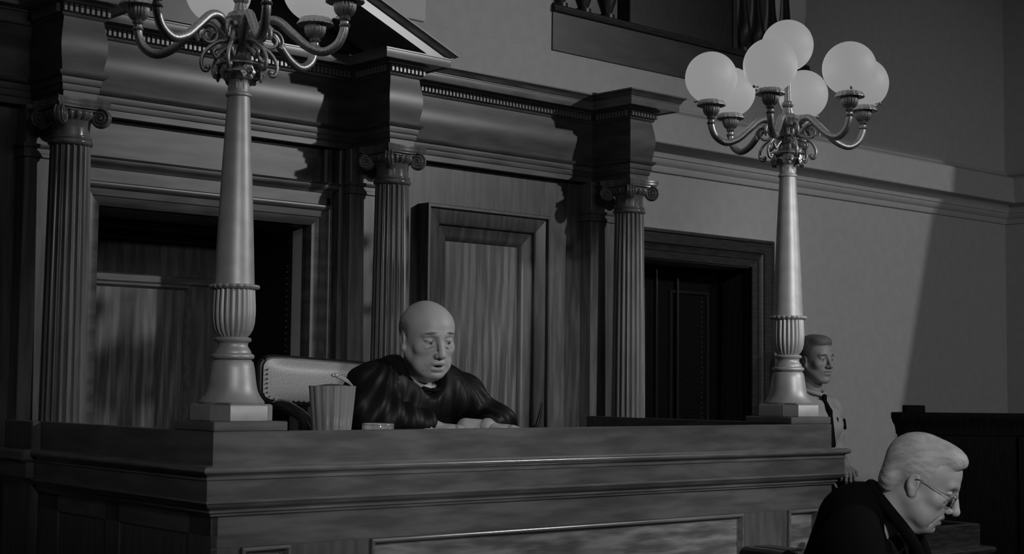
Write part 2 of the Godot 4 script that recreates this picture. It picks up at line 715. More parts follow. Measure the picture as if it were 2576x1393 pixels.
func build_room() -> void:
	var V := func(x, y, z): return Vector3(x, y, z)
	wall_boxes("wall_back", "pale plaster wall above and beside the dark wood panelling", [
		[V.call(-4.2, 0, -0.25), V.call(2.61, 2.185, 0)], [V.call(3.544, 0, -0.25), V.call(5.42, 2.185, 0)], [V.call(6.42, 0, -0.25), V.call(9.3, 2.185, 0)],
		[V.call(-4.2, 2.185, -0.25), V.call(9.3, 3.13, 0)],
		[V.call(-4.2, 3.13, -0.25), V.call(4.94, 4.4, 0)], [V.call(6.93, 3.13, -0.25), V.call(9.3, 4.4, 0)],
		[V.call(-4.2, 4.4, -0.25), V.call(9.3, 6.0, 0)]], M.plaster)
	wall_boxes("wall_right", "narrow strip of plaster side wall meeting the back wall", [[V.call(9.06, 0, 0), V.call(9.3, 6.0, 12.2)]], M.plaster)
	wall_boxes("wall_left", "dark side wall of the courtroom", [[V.call(-4.2, 0, 0), V.call(-4.0, 6.0, 12.2)]], M.room)
	wall_boxes("wall_front", "dark far wall of the courtroom", [[V.call(-4.0, 0, 12.0), V.call(9.06, 6.0, 12.2)]], M.room)
	for e in [["floor", "dark boarded courtroom floor", -0.2, 0.0, M.floor], ["ceiling", "dark ceiling of the courtroom", 6.0, 6.2, M.room]]:
		var o := put(e[0], box_mesh(Vector3(-4.2, e[2], -1.6), Vector3(9.3, e[3], 12.2), 0.001), e[4], self)
		o.set_meta("label", e[1])
		o.set_meta("category", e[0])
		o.set_meta("kind", "structure")

func plaster_cornice() -> void:
	var r := structure("trim_1", "pale moulded plaster cornice running round the plain wall", "cornice")
	var path := pv([5.22, 0.0, 9.06, 0.0, 9.06, 5.0])
	var parts := [
		["cap_moulding", pv([0, 2.966, 0.026, 2.962, 0.034, 2.956, 0.036, 2.946, 0.028, 2.938, 0.02, 2.934])],
		["fascia", pv([0.02, 2.934, 0.12, 2.915, 0.136, 2.902, 0.145, 2.80, 0.16, 2.746])],
		["cove", pv([0.16, 2.746, 0.156, 2.741, 0.10, 2.737, 0.078, 2.731, 0.066, 2.718, 0.060, 2.702, 0.058, 2.692, 0.05, 2.690])],
		["bed_moulding", pv([0.05, 2.690, 0.046, 2.672, 0.030, 2.660, 0.024, 2.656, 0.022, 2.638, 0.016, 2.626, 0.0, 2.624])]]
	for p in parts:
		var st := begin()
		var pr: PackedVector2Array = p[1]
		pr.reverse()
		sweep(st, path, pr)
		put(p[0], st.commit(), M.plaster, r)

func entablature() -> void:
	var r := structure("trim_2", "dark wooden entablature with dentils breaking forward over the columns", "entablature")
	var path := PackedVector2Array([Vector2(1.4, ZF)])
	for c in COLS:
		path.append_array(PackedVector2Array([Vector2(c - HALF, ZF), Vector2(c - HALF, ZF + PIER), Vector2(c + HALF, ZF + PIER), Vector2(c + HALF, ZF)]))
	path[path.size() - 1] = Vector2(COLS[2] + HALF, 0.0)
	var frieze := PackedVector2Array()
	for k in 17:
		var t := k / 16.0
		frieze.append(Vector2(0.012 * lerpf(sin(PI * t), pow(sin(PI * t), 2.0), 0.5), lerpf(2.597, 2.784, t)))
	var cyma := pv([0.09, 2.866, 0.092, 2.869, 0.096, 2.871, 0.099, 2.876, 0.101, 2.882, 0.106, 2.888, 0.113, 2.892, 0.116, 2.894, 0.116, 2.900, -0.09, 2.903])
	for p in [
		["architrave", pv([-0.12, 2.507, -0.014, 2.507, -0.012, 2.509, -0.012, 2.532, -0.007, 2.533, -0.006, 2.536, -0.006, 2.555, -0.001, 2.556, 0, 2.559, 0, 2.578, 0.003, 2.579, 0.008, 2.582, 0.015, 2.588, 0.016, 2.594, 0.014, 2.596, 0.0, 2.598]), M.wood_h],
		["frieze", frieze, M.frieze],
		["bed_moulding", pv([0.0, 2.783, 0.006, 2.785, 0.009, 2.79, 0.009, 2.828, 0.024, 2.828, 0.026, 2.834, 0.030, 2.836]), M.wood_h],
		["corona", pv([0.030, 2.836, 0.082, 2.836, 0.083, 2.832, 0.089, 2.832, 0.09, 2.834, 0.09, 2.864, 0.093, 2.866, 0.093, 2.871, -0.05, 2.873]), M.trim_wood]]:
		var st := begin()
		sweep(st, path, p[1])
		put(p[0], st.commit(), p[2], r)
	for q in [pv([1.4, ZF, COLS[0] - HALF, ZF]), pv([COLS[1] + HALF, ZF, COLS[2] - HALF, ZF, COLS[2] - HALF, ZF + PIER, COLS[2] + HALF, ZF + PIER, COLS[2] + HALF, 0.0])]:
		var st := begin()
		sweep(st, q, cyma)
		put("crown_moulding", st.commit(), M.wood_h, r)
	# dentils: one block each, along the bays, on the piers and on their left cheeks
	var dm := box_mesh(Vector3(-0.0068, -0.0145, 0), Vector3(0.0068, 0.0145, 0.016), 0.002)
	var pitch := 0.0195
	var runs := []
	for i in 2:
		runs.append([Vector2(COLS[i] + HALF + 0.03, ZF), Vector2(COLS[i + 1] - HALF - 0.03, ZF), 0.0])
	for c in COLS:
		runs.append([Vector2(c - HALF - 0.016, ZF + PIER), Vector2(c + HALF + 0.016, ZF + PIER), 0.0])
		runs.append([Vector2(c - HALF, ZF + 0.04), Vector2(c - HALF, ZF + PIER - 0.002), -PI / 2.0])
	for q in runs:
		var a: Vector2 = q[0]
		var b: Vector2 = q[1]
		var n := int(round(a.distance_to(b) / pitch))
		for i in n:
			var w := a.lerp(b, (i + 0.5) / n)
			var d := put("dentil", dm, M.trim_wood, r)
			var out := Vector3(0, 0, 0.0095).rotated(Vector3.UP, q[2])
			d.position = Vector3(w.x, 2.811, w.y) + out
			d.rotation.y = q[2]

func pediment() -> void:
	var r := structure("trim_3", "dark triangular pediment with bright sloping cornice over the left doorway", "pediment")
	var cx := (COLS[0] + COLS[1]) * 0.5
	var s := 0.41
	var zf := ZF + PIER
	# raking cornice: profile (out, height above the lower edge) carried up one slope and down the other
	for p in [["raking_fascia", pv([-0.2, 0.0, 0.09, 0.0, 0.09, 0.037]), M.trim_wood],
		["raking_crown", pv([0.09, 0.037, 0.093, 0.039, 0.096, 0.041, 0.099, 0.047, 0.102, 0.056, 0.109, 0.063, 0.114, 0.066, 0.114, 0.073, -0.25, 0.076]), M.wood_h]]:
		var st := begin()
		var pr: PackedVector2Array = p[1]
		var pn := smooth_normals(pr)
		for side in [-1.0, 1.0]:
			for j in pr.size() - 1:
				var q := []
				var nn := []
				for w in [[0, j, 0], [1, j, 0], [1, j + 1, 1], [0, j + 1, 1]]:
					var o := pr[w[1]]
					var x: float = minf(0.72 + HALF - 0.02 + maxf(o.x, 0.0), 0.72 + (0.008 + o.y) / s) if w[0] == 0 else 0.0
					q.append(Vector3(cx + side * x, 2.880 + s * (0.72 - x) + o.y, zf + o.x))
					var n2: Vector2 = pn[j][w[2]]
					nn.append(Vector3(side * s * n2.y, n2.y, n2.x).normalized())
				quad(st, q[0], q[1], q[2], q[3], nn[0], nn[1], nn[2], nn[3])
			# end grain
			var e: float = cx + side * (0.72 + HALF + 0.07)
			var y: float = 2.880 + s * (0.72 - (0.72 + HALF + 0.07))
			face(st, Vector3(e, 2.872, zf - 0.2), Vector3(e, 2.872, zf + 0.09), Vector3(e + side * 0.02, y + 0.066, zf + 0.11), Vector3(e, y + 0.066, zf - 0.2), Vector3(side, 0, 0))
		put(p[0], st.commit(), p[2], r)
	var st2 := begin()
	var t := PackedVector2Array([Vector2(cx - 0.80, 2.895), Vector2(cx + 0.80, 2.895), Vector2(cx, 2.885 + s * 0.75)])
	for z in [0.0, 0.12]:
		tri(st2, Vector3(t[0].x, t[0].y, z), Vector3(t[1].x, t[1].y, z), Vector3(t[2].x, t[2].y, z), Vector3(0, 0, 1), Vector3(0, 0, 1), Vector3(0, 0, 1))
	put("tympanum", st2.commit(), M.dark_wood, r)

func volute_mesh() -> ArrayMesh:
	# a scroll standing in the plane of x (outwards) and y, with a raised spiral on both cheeks
	var st := begin()
	lathe(st, pv([0.0, -0.011, 0.030, -0.011, 0.033, -0.008, 0.034, 0.0, 0.033, 0.008, 0.030, 0.011, 0.0, 0.011]), 28, Vector3.ZERO, 0, 0.0, false, Transform3D(Basis(Vector3(1, 0, 0), Vector3(0, 0, 1), Vector3(0, -1, 0)), Vector3.ZERO))
	for s in [-1.0, 1.0]:
		var pts := PackedVector3Array()
		var rad := PackedFloat32Array()
		for i in 60:
			var t := i / 59.0
			var a := PI * 0.5 - t * TAU * 2.4
			var rr := lerpf(0.034, 0.006, pow(t, 0.8))
			pts.append(Vector3(cos(a) * rr, sin(a) * rr, s * (0.012 + 0.004 * t)))
			rad.append(lerpf(0.0042, 0.0026, t))
		tube(st, pts, rad, 8)
		ball(st, Vector3(0, 0, s * 0.016), Vector3(0.0065, 0.0065, 0.004), 10)
	return st.commit()

func column(i: int, called_label: String) -> void:
	var x: float = COLS[i]
	var z := ZF + PIER - 0.0735
	var r := structure("fluted_column", called_label, "column", Vector3(x, 0, z))
	r.set_meta("group", "fluted columns of the panelled wall")
	var st := begin()
	var prof := PackedVector2Array()
	for k in 15:
		var t := k / 14.0
		prof.append(Vector2(lerpf(0.080, 0.0685, pow(t, 1.6)), lerpf(0.98, 2.352, t)))
	lathe(st, prof, 160, Vector3.ZERO, 20, 0.0075, true)
	put("shaft", st.commit(), M.column, r)
	st = begin()
	lathe(st, pv([0.095, 0.93, 0.102, 0.94, 0.102, 0.955, 0.095, 0.965, 0.088, 0.968, 0.084, 0.982, 0.08, 0.985]), 48)
	box(st, Vector3(-0.11, 0.55, -0.11), Vector3(0.11, 0.93, 0.11), 0.004)
	put("base", st.commit(), M.column, r)
	st = begin()
	lathe(st, pv([0.067, 2.350, 0.072, 2.352, 0.076, 2.357, 0.077, 2.363, 0.074, 2.369, 0.069, 2.371, 0.072, 2.374, 0.073, 2.378, 0.071, 2.382, 0.066, 2.384]), 48)
	put("neck_ring", st.commit(), M.column, r)
	# capital: necking, egg moulding, scrolls on the diagonals, hollow-sided abacus
	st = begin()
	lathe(st, pv([0.0655, 2.383, 0.0645, 2.41, 0.066, 2.43, 0.070, 2.436]), 48)
	lathe(st, pv([0.070, 2.436, 0.082, 2.444, 0.088, 2.454, 0.086, 2.466, 0.078, 2.474]), 80, Vector3.ZERO, 20, 0.007)
	var cap := put("capital", st.commit(), M.column, r)
	st = begin()
	var ab := [[0.0, 2.474], [0.0, 2.482], [0.008, 2.488], [0.010, 2.496], [0.006, 2.500], [0.010, 2.507]]
	for k in 4:
		var n := 10
		for j in ab.size() - 1:
			for q in n:
				var p := []
				var nv := []
				for w in [[q, j], [q + 1, j], [q + 1, j + 1], [q, j + 1]]:
					var u: float = lerpf(-1.0, 1.0, float(w[0]) / n)
					var e: float = ab[w[1]][0]
					var hw := 0.088 + e
					var inn := 0.017 * (1.0 - u * u)
					var v := Vector3(u * hw, ab[w[1]][1], hw - inn)
					p.append(v.rotated(Vector3.UP, k * PI / 2.0))
					nv.append(Vector3(-u * 0.35, 0.15 if j % 2 == 0 else -0.4, 1).normalized().rotated(Vector3.UP, k * PI / 2.0))
				quad(st, p[0], p[1], p[2], p[3], nv[0], nv[1], nv[2], nv[3])
	face(st, Vector3(-0.088, 2.474, -0.088), Vector3(0.088, 2.474, -0.088), Vector3(0.088, 2.474, 0.088), Vector3(-0.088, 2.474, 0.088), Vector3.DOWN)
	put("abacus", st.commit(), M.column, cap)
	var vm := volute_mesh()
	for k in 4:
		var a := PI / 4.0 + k * PI / 2.0
		var v := put("volute", vm, M.column, cap)
		v.position = Vector3(cos(a) * 0.104, 2.446, -sin(a) * 0.104)
		v.rotation.y = a
	# bands that run from scroll to scroll beneath the abacus
	for k in 4:
		var a0 := PI / 4.0 + k * PI / 2.0
		var a1 := a0 + PI / 2.0
		st = begin()
		var p0 := Vector3(cos(a0) * 0.104, 2.477, -sin(a0) * 0.104)
		var p1 := Vector3(cos(a1) * 0.104, 2.477, -sin(a1) * 0.104)
		var mid := (p0 + p1) * 0.5
		mid = mid * Vector3(1.02, 1, 1.02) + Vector3(0, -0.010, 0)
		tube(st, curve([p0, p0.lerp(mid, 0.55) + Vector3(0, -0.003, 0), mid, p1.lerp(mid, 0.55) + Vector3(0, -0.003, 0), p1], 5), PackedFloat32Array([0.0055]), 8)
		put("band", st.commit(), M.column, cap)
	# flat pilaster against the wall behind the column
	st = begin()
	var zw := -z
	box(st, Vector3(-0.09, 0.55, zw + 0.02), Vector3(0.09, 2.325, zw + 0.112), 0.003)
	sweep(st, pv([-0.09, zw + 0.02, -0.09, zw + 0.112, 0.09, zw + 0.112, 0.09, zw + 0.02]), pv([0.0, 2.325, 0.006, 2.326, 0.006, 2.339, 0.003, 2.341, 0.003, 2.356, 0.008, 2.358, 0.012, 2.364, 0.012, 2.372, 0.0, 2.374]))
	box(st, Vector3(-0.09, 2.325, zw + 0.02), Vector3(0.09, 2.51, zw + 0.112), 0.003)
	put("pilaster", st.commit(), M.pilaster, r)

# a rectangular picture-frame moulding: profile (inwards from the outer edge, out of the wall)
func frame(st: SurfaceTool, x0: float, x1: float, y0: float, y1: float, z: float, prof: PackedVector2Array, three_sided := false) -> void:
	var pn := smooth_normals(prof)
	var corners := [Vector2(x0, y0), Vector2(x0, y1), Vector2(x1, y1), Vector2(x1, y0)]
	var inn := [Vector2(1, 1), Vector2(1, -1), Vector2(-1, -1), Vector2(-1, 1)]
	if three_sided:
		inn[0] = Vector2(1, 0)
		inn[3] = Vector2(-1, 0)
	for s in (3 if three_sided else 4):
		var a: Vector2 = corners[s]
		var b: Vector2 = corners[(s + 1) % 4]
		var ia: Vector2 = inn[s]
		var ib: Vector2 = inn[(s + 1) % 4]
		var d := (b - a).normalized()
		var side := Vector2(d.y, -d.x)
		for j in prof.size() - 1:
			var q := []
			for w in [[a, ia, j], [b, ib, j], [b, ib, j + 1], [a, ia, j + 1]]:
				var p: Vector2 = w[0] + w[1] * prof[w[2]].x
				q.append(Vector3(p.x, p.y, z + prof[w[2]].y))
			var n0: Vector2 = pn[j][0]
			var n1: Vector2 = pn[j][1]
			var v0 := Vector3(-side.x * -n0.x, -side.y * -n0.x, n0.y) * -1.0
			var v1 := Vector3(-side.x * -n1.x, -side.y * -n1.x, n1.y) * -1.0
			quad(st, q[0], q[1], q[2], q[3], v0, v0, v1, v1)

func panelling() -> void:
	var r := structure("wall_panelling", "dark wood panelling between the fluted columns", "wall panelling")
	var st := begin()
	var z := 0.04
	box(st, Vector3(1.4, 0.3, -0.001), Vector3(2.535, 2.515, z), 0.001)
	box(st, Vector3(3.62, 0.3, -0.001), Vector3(5.268, 2.515, z), 0.001)
	put("field", st.commit(), M.wood_v, r)
	put("over_door_board", box_mesh(Vector3(2.535, 2.185, -0.001), Vector3(3.62, 2.515, z), 0.001), M.wood_h, r)
	# tall framed panel of the right-hand bay
	st = begin()
	frame(st, 4.112, 4.842, 0.7, 2.324, z, pv([0.0, 0.0, 0.0, 0.066, 0.003, 0.071, 0.014, 0.071, 0.018, 0.066, 0.019, 0.058, 0.075, 0.050, 0.08, 0.048, 0.084, 0.044, 0.085, 0.034, 0.088, 0.032, 0.125, 0.026, 0.132, 0.024, 0.142, 0.018, 0.150, 0.008, 0.152, 0.004]))
	put("panel_frame", st.commit(), M.wood_v, r)
	put("panel_veneer", box_mesh(Vector3(4.25, 0.84, z - 0.002), Vector3(4.70, 2.182, z + 0.006), 0.001), M.veneer_v, r)
	# strips either side of the left doorway and upright trim at the far left
	for e in [[2.13, 2.17, 0.075], [2.19, 2.215, 0.06], [3.655, 3.68, 0.10], [3.60, 3.64, 0.075]]:
		put("upright_moulding", box_mesh(Vector3(e[0], 0.3, z - 0.002), Vector3(e[1], 2.505, e[2]), 0.008), M.wood_v, r)

func door_left() -> void:
	var r := structure("door_1", "deep dark doorway with moulded wooden architrave and panelled door behind the bench", "doorway")
	var x0 := 2.61
	var x1 := 3.544
	var yt := 2.185
	var st := begin()
	frame(st, x0 - 0.085, x1 + 0.085, 0.3, yt + 0.085, 0.035, pv([0.0, 0.0, 0.0, 0.05, 0.004, 0.058, 0.014, 0.06, 0.022, 0.055, 0.026, 0.045, 0.05, 0.043, 0.053, 0.037, 0.075, 0.034, 0.080, 0.030, 0.085, 0.028, 0.085, -0.04]), true)
	put("architrave", st.commit(), M.mould, r)
	put("head_frieze", box_mesh(Vector3(x0 - 0.085, yt + 0.085, 0.03), Vector3(x1 + 0.085, yt + 0.135, 0.075), 0.002), M.wood_h, r)
	st = begin()
	sweep(st, pv([x0 - 0.085, 0.03, x0 - 0.085, 0.075, x1 + 0.085, 0.075, x1 + 0.085, 0.03]), pv([0.0, 2.318, 0.004, 2.319, 0.006, 2.325, 0.012, 2.331, 0.022, 2.336, 0.024, 2.34, 0.024, 2.35, 0.030, 2.353, 0.032, 2.358, -0.03, 2.362]))
	put("head_cap", st.commit(), M.wood_h, r)
	# lining of the recess
	put("lining", box_mesh(Vector3(x1, 0.3, -0.62), Vector3(x1 + 0.03, yt, 0.03), 0.001), M.wood_v, r)
	put("lining", box_mesh(Vector3(x0 - 0.03, 0.3, -0.62), Vector3(x0, yt, 0.03), 0.001), M.wood_v, r)
	st = begin()
	box(st, Vector3(x0, yt - 0.002, -0.62), Vector3(x1, yt + 0.03, 0.03), 0.001)
	box(st, Vector3(x0, yt - 0.03, -0.35), Vector3(x1, yt, -0.30), 0.008)
	box(st, Vector3(x0, yt - 0.06, -0.5), Vector3(x1, yt, -0.42), 0.008)
	put("soffit", st.commit(), M.wood_h, r)
	# panelled door at the back
	var d := put("door_leaf", box_mesh(Vector3(x0, 0.3, -0.56), Vector3(x1, yt, -0.5), 0.001), M.wood_v, r)
	st = begin()
	frame(st, 2.72, 3.325, 0.5, 1.952, -0.5, pv([0.0, 0.0, 0.0, 0.012, 0.004, 0.016, 0.012, 0.016, 0.018, 0.010, 0.022, 0.003]))
	put("panel_moulding", st.commit(), M.mould, d)
	put("panel", box_mesh(Vector3(2.742, 0.52, -0.505), Vector3(3.303, 1.93, -0.497), 0.001), M.veneer_v, d)
	st = begin()
	box(st, Vector3(x0, 1.952, -0.5), Vector3(x1, 1.985, -0.485), 0.004)
	put("lock_rail", st.commit(), M.wood_h, d)
	# padded leather leaf folded back against the right-hand side, edged with nails
	var leaf := put("padded_leaf", box_mesh(Vector3(x1 - 0.02, 0.5, -0.40), Vector3(x1 - 0.001, 2.17, -0.06), 0.014), M.dark_leather, r)
	st = begin()
	for k in 60:
		for zz in [-0.385, -0.075]:
			ball(st, Vector3(x1 - 0.02, 0.55 + k * 0.025, zz), Vector3(0.004, 0.005, 0.005), 6)
	var nl := put("nail_heads", st.commit(), M.nail, leaf)
	nl.set_meta("kind", "stuff")

func door_right() -> void:
	var r := structure("door_2", "black double door in a dark moulded frame beside the plain wall", "doorway")
	var x0 := 5.42
	var x1 := 6.42
	var yt := 2.19
	var st := begin()
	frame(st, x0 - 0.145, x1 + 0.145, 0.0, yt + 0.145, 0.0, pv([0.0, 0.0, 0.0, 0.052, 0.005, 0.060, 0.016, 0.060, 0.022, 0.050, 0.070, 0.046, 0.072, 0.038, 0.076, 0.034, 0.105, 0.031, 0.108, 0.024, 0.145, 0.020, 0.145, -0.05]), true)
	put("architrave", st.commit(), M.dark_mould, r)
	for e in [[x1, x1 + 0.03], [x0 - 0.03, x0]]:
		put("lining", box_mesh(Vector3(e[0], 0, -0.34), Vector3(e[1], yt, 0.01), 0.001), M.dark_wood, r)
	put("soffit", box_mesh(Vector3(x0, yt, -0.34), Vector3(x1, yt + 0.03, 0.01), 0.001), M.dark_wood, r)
	for e in [[x0, 5.918], [5.922, x1]]:
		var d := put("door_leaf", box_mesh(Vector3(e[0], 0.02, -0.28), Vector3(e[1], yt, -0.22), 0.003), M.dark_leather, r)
		st = begin()
		frame(st, e[0] + 0.10, e[1] - 0.08, 0.2, 2.06, -0.22, pv([0.0, 0.0, 0.0, 0.008, 0.006, 0.014, 0.014, 0.014, 0.02, 0.006]))
		put("panel_moulding", st.commit(), M.dark_gloss, d)
		st = begin()
		for k in 66:
			for xx in [e[0] + 0.15, e[1] - 0.13]:
				ball(st, Vector3(xx, 0.25 + k * 0.027, -0.22), Vector3(0.004, 0.004, 0.003), 6)
		var nl := put("nail_heads", st.commit(), M.nail, d)
		nl.set_meta("kind", "stuff")
	st = begin()
	tube(st, PackedVector3Array([Vector3(5.92, 0.02, -0.215), Vector3(5.92, 2.18, -0.215)]), PackedFloat32Array([0.012]), 14)
	put("astragal", st.commit(), M.dark_gloss, r)
	st = begin()
	tube(st, PackedVector3Array([Vector3(6.075, 0.02, -0.205), Vector3(6.075, 2.12, -0.205)]), PackedFloat32Array([0.010]), 14)
	put("bar_handle", st.commit(), M.dark_gloss, r)

func gallery() -> void:
	var r := structure("gallery_balustrade", "dark gallery front with turned balusters high in the plaster wall", "balustrade")
	put("fascia_board", box_mesh(Vector3(4.94, 3.131, -0.10), Vector3(6.93, 3.318, 0.006), 0.003), M.gallery_wood, r)
	var st := begin()
	sweep(st, pv([4.94, 0.0, 6.93, 0.0]), pv([-0.12, 3.318, 0.018, 3.318, 0.022, 3.322, 0.024, 3.33, 0.018, 3.338, 0.02, 3.345, 0.016, 3.352, -0.12, 3.354]))
	put("cap_moulding", st.commit(), M.dark_mould, r)
	for e in [[5.50, 6.30]]:
		put("pedestal", box_mesh(Vector3(e[0], 3.352, -0.11), Vector3(e[1], 4.2, -0.02), 0.004), M.dark_wood, r)
	put("post", box_mesh(Vector3(6.30, 3.352, -0.10), Vector3(6.335, 4.2, -0.01), 0.004), M.gallery_wood, r)
	st = begin()
	lathe(st, pv([0.0, 0.0, 0.04, 0.0, 0.04, 0.03, 0.025, 0.035, 0.03, 0.05, 0.048, 0.10, 0.05, 0.13, 0.045, 0.17, 0.03, 0.26, 0.024, 0.36, 0.023, 0.46, 0.028, 0.54, 0.034, 0.56, 0.026, 0.58, 0.03, 0.62, 0.04, 0.64, 0.04, 0.70, 0.0, 0.70]), 20)
	var bm := st.commit()
	for x in [5.05, 5.21, 5.375, 6.43, 6.55, 6.68, 6.81]:
		put("baluster", bm, M.dark_wood, r, Vector3(x, 3.354, -0.06))
	put("handrail", box_mesh(Vector3(4.94, 4.05, -0.12), Vector3(6.93, 4.13, 0.02), 0.01), M.dark_wood, r)
	var b := structure("wall_gallery", "dim plaster wall at the back of the gallery opening", "wall")
	put("back", box_mesh(Vector3(4.6, 3.0, -1.4), Vector3(7.3, 4.6, -1.3), 0.001), M.plaster, b)
	var lamp := thing("added_gallery_lamp", "small unseen lamp added to brighten the gallery behind the balusters", "lamp", Vector3(5.9, 4.39, -0.75))  # added lamp, out of view, to lift the wall seen between the balusters
	var sm := SphereMesh.new()
	sm.radius = 0.07
	sm.height = 0.14
	put("globe", sm, M.globe, lamp, Vector3(0, -0.10, 0))
	put("rose", box_mesh(Vector3(-0.05, -0.04, -0.05), Vector3(0.05, 0.0, 0.05), 0.01), M.brass, lamp)
	var gl := glow(lamp, Vector3(0, -0.10, 0))
	gl.light_energy = 0.16
	put("gallery_floor", box_mesh(Vector3(4.6, 3.0, -1.3), Vector3(7.3, 3.12, -0.25), 0.001), M.floor, b)
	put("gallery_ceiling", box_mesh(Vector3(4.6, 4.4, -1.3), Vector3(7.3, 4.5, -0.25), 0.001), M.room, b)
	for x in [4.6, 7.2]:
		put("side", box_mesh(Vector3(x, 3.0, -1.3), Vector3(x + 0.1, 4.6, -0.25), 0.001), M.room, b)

func wall_notice() -> void:
	var o := put("wall_placard", box_mesh(Vector3(3.62, 3.132, 0.0), Vector3(4.163, 3.62, 0.012), 0.003), M.paper, self)
	o.set_meta("label", "pale rectangular placard on the plaster above the pediment slope")
	o.set_meta("category", "placard")

# ---------------------------------------------------------------- the bench and what stands on it
const BENCH := Vector3(2.117, 0, 1.686)
const TURN := -0.0445
const BW := 2.533

func on_bench(x: float, y: float, z: float) -> Vector3:
	return BENCH + Vector3(x, y, z).rotated(Vector3.UP, TURN)

func bench() -> void:
	var r := thing("judge_bench", "large panelled wooden judge's bench with moulded ledge and corner boards", "bench", BENCH, TURN)
	var path := pv([0, -1.1, 0, 0, BW, 0, BW, -1.1])
	for p in [
		["upper_board", pv([-0.032, 1.375, -0.032, 1.417, -0.029, 1.42, -0.003, 1.42, 0, 1.417, 0, 1.33]), M.bench_h],
		["ledge_moulding", pv([0.0, 1.334, 0.02, 1.334, 0.040, 1.332, 0.046, 1.330, 0.050, 1.325, 0.050, 1.319, 0.046, 1.314, 0.036, 1.311, 0.034, 1.305, 0.037, 1.302, 0.037, 1.298, 0.033, 1.296]), M.bench_mould],
		["frieze_board", pv([0.033, 1.296, 0.033, 1.244]), M.bench_h],
		["lower_moulding", pv([0.033, 1.244, 0.036, 1.243, 0.036, 1.238, 0.034, 1.237, 0.031, 1.231, 0.024, 1.224, 0.014, 1.221, 0.013, 1.2185, 0.015, 1.217, 0.015, 1.212, 0.009, 1.209, 0.007, 1.203, 0.0, 1.201]), M.bench_mould]]:
		var st := begin()
		var pr: PackedVector2Array = p[1]
		if pr[0].y > pr[pr.size() - 1].y:
			pr.reverse()
		if p[0] == "upper_board":
			pr = pv([0, 1.33, 0, 1.417, -0.003, 1.42, -0.029, 1.42, -0.032, 1.417, -0.032, 1.375])
		sweep(st, path, pr)
		put(p[0], st.commit(), p[2], r)
	# framework of rails and stiles round three sunk panels; front
	var body := begin()
	box(body, Vector3(0.004, 0.0, -0.05), Vector3(BW - 0.004, 1.35, -0.02), 0.001)
	box(body, Vector3(0.004, 0.0, -1.1), Vector3(0.03, 1.38, -0.05), 0.001)
	box(body, Vector3(BW - 0.03, 0.0, -1.1), Vector3(BW - 0.004, 1.38, -0.05), 0.001)
	put("carcass", body.commit(), M.bench_v, r)
	put("top_rail", box_mesh(Vector3(0, 1.118, -0.022), Vector3(BW, 1.205, 0), 0.001), M.bench_h, r)
	put("bottom_rail", box_mesh(Vector3(0, 0.0, -0.022), Vector3(BW, 0.2, 0), 0.001), M.bench_h, r)
	var panels := [[0.089, 0.238], [0.50, 2.049], [2.286, 2.449]]
	var edges := [0.0, 0.089, 0.238, 0.50, 2.049, 2.286, 2.449, BW]
	for i in range(0, 8, 2):
		put("stile", box_mesh(Vector3(edges[i], 0.2, -0.022), Vector3(edges[i + 1], 1.118, 0), 0.001), M.bench_v, r)
	for p in panels:
		var st := begin()
		frame(st, p[0], p[1], 0.2, 1.118, 0.0, pv([0.0, 0.0, 0.0, 0.006, 0.004, 0.009, 0.009, 0.009, 0.013, 0.004, 0.015, -0.006, 0.018, -0.012]))
		put("panel_moulding", st.commit(), M.bench_mould, r)
		put("panel", box_mesh(Vector3(p[0] + 0.016, 0.216, -0.02), Vector3(p[1] - 0.016, 1.102, -0.008), 0.002), M.veneer_h, r)
	# left side: stiles over a plain sunk board
	for e in [[-1.1, -0.95], [-0.62, -0.53], [-0.12, 0.0]]:
		put("side_stile", box_mesh(Vector3(-0.001, 0.2, e[0]), Vector3(0.02, 1.205, e[1]), 0.002), M.bench_v, r)
	put("side_rail", box_mesh(Vector3(-0.001, 1.15, -1.1), Vector3(0.02, 1.205, 0), 0.001), M.bench_h, r)
	# returns at the back corners, stepping outwards
	for s in [-1.0, 1.0]:
		var x := 0.0 if s < 0.0 else BW
		var st := begin()
		box(st, Vector3(minf(x, x + s * 0.03), 0.0, -1.32), Vector3(maxf(x, x + s * 0.03), 1.42, -1.1), 0.003)
		put("corner_post", st.commit(), M.bench_v, r)
		st = begin()
		box(st, Vector3(minf(x + s * 0.03, x + s * 0.075), 1.296, -1.34), Vector3(maxf(x + s * 0.03, x + s * 0.075), 1.334, -1.06), 0.008)
		put("post_ledge", st.commit(), M.bench_mould, r)
		st = begin()
		box(st, Vector3(minf(x, x + s * 0.058), 1.244, -1.33), Vector3(maxf(x, x + s * 0.058), 1.296, -1.07), 0.003)
		put("post_frieze", st.commit(), M.bench_h, r)
	put("desk_top", box_mesh(Vector3(0.03, 1.36, -0.215), Vector3(BW - 0.03, 1.385, -0.03), 0.003), M.bench_h, r)

func dais() -> void:
	var o := put("dais", box_mesh(Vector3(2.2, 0.0, 0.06), Vector3(4.62, 0.55, 1.6), 0.002), M.floor, self)
	o.set_meta("label", "raised wooden platform behind the judge's bench")
	o.set_meta("category", "platform")
	o.set_meta("kind", "structure")

func lamp_board(x: float, label: String) -> void:
	var o := put(numbered("lamp_board"), box_mesh(Vector3(-0.1125, 0, -0.1075), Vector3(0.1125, 0.026, 0.1075), 0.003), M.bench_h, self, on_bench(x, 1.42, -0.1085))
	o.rotation.y = TURN
	o.set_meta("label", label)
	o.set_meta("category", "board")
	o.set_meta("group", "square boards under the globe lamps")

var lamp_cache := {}

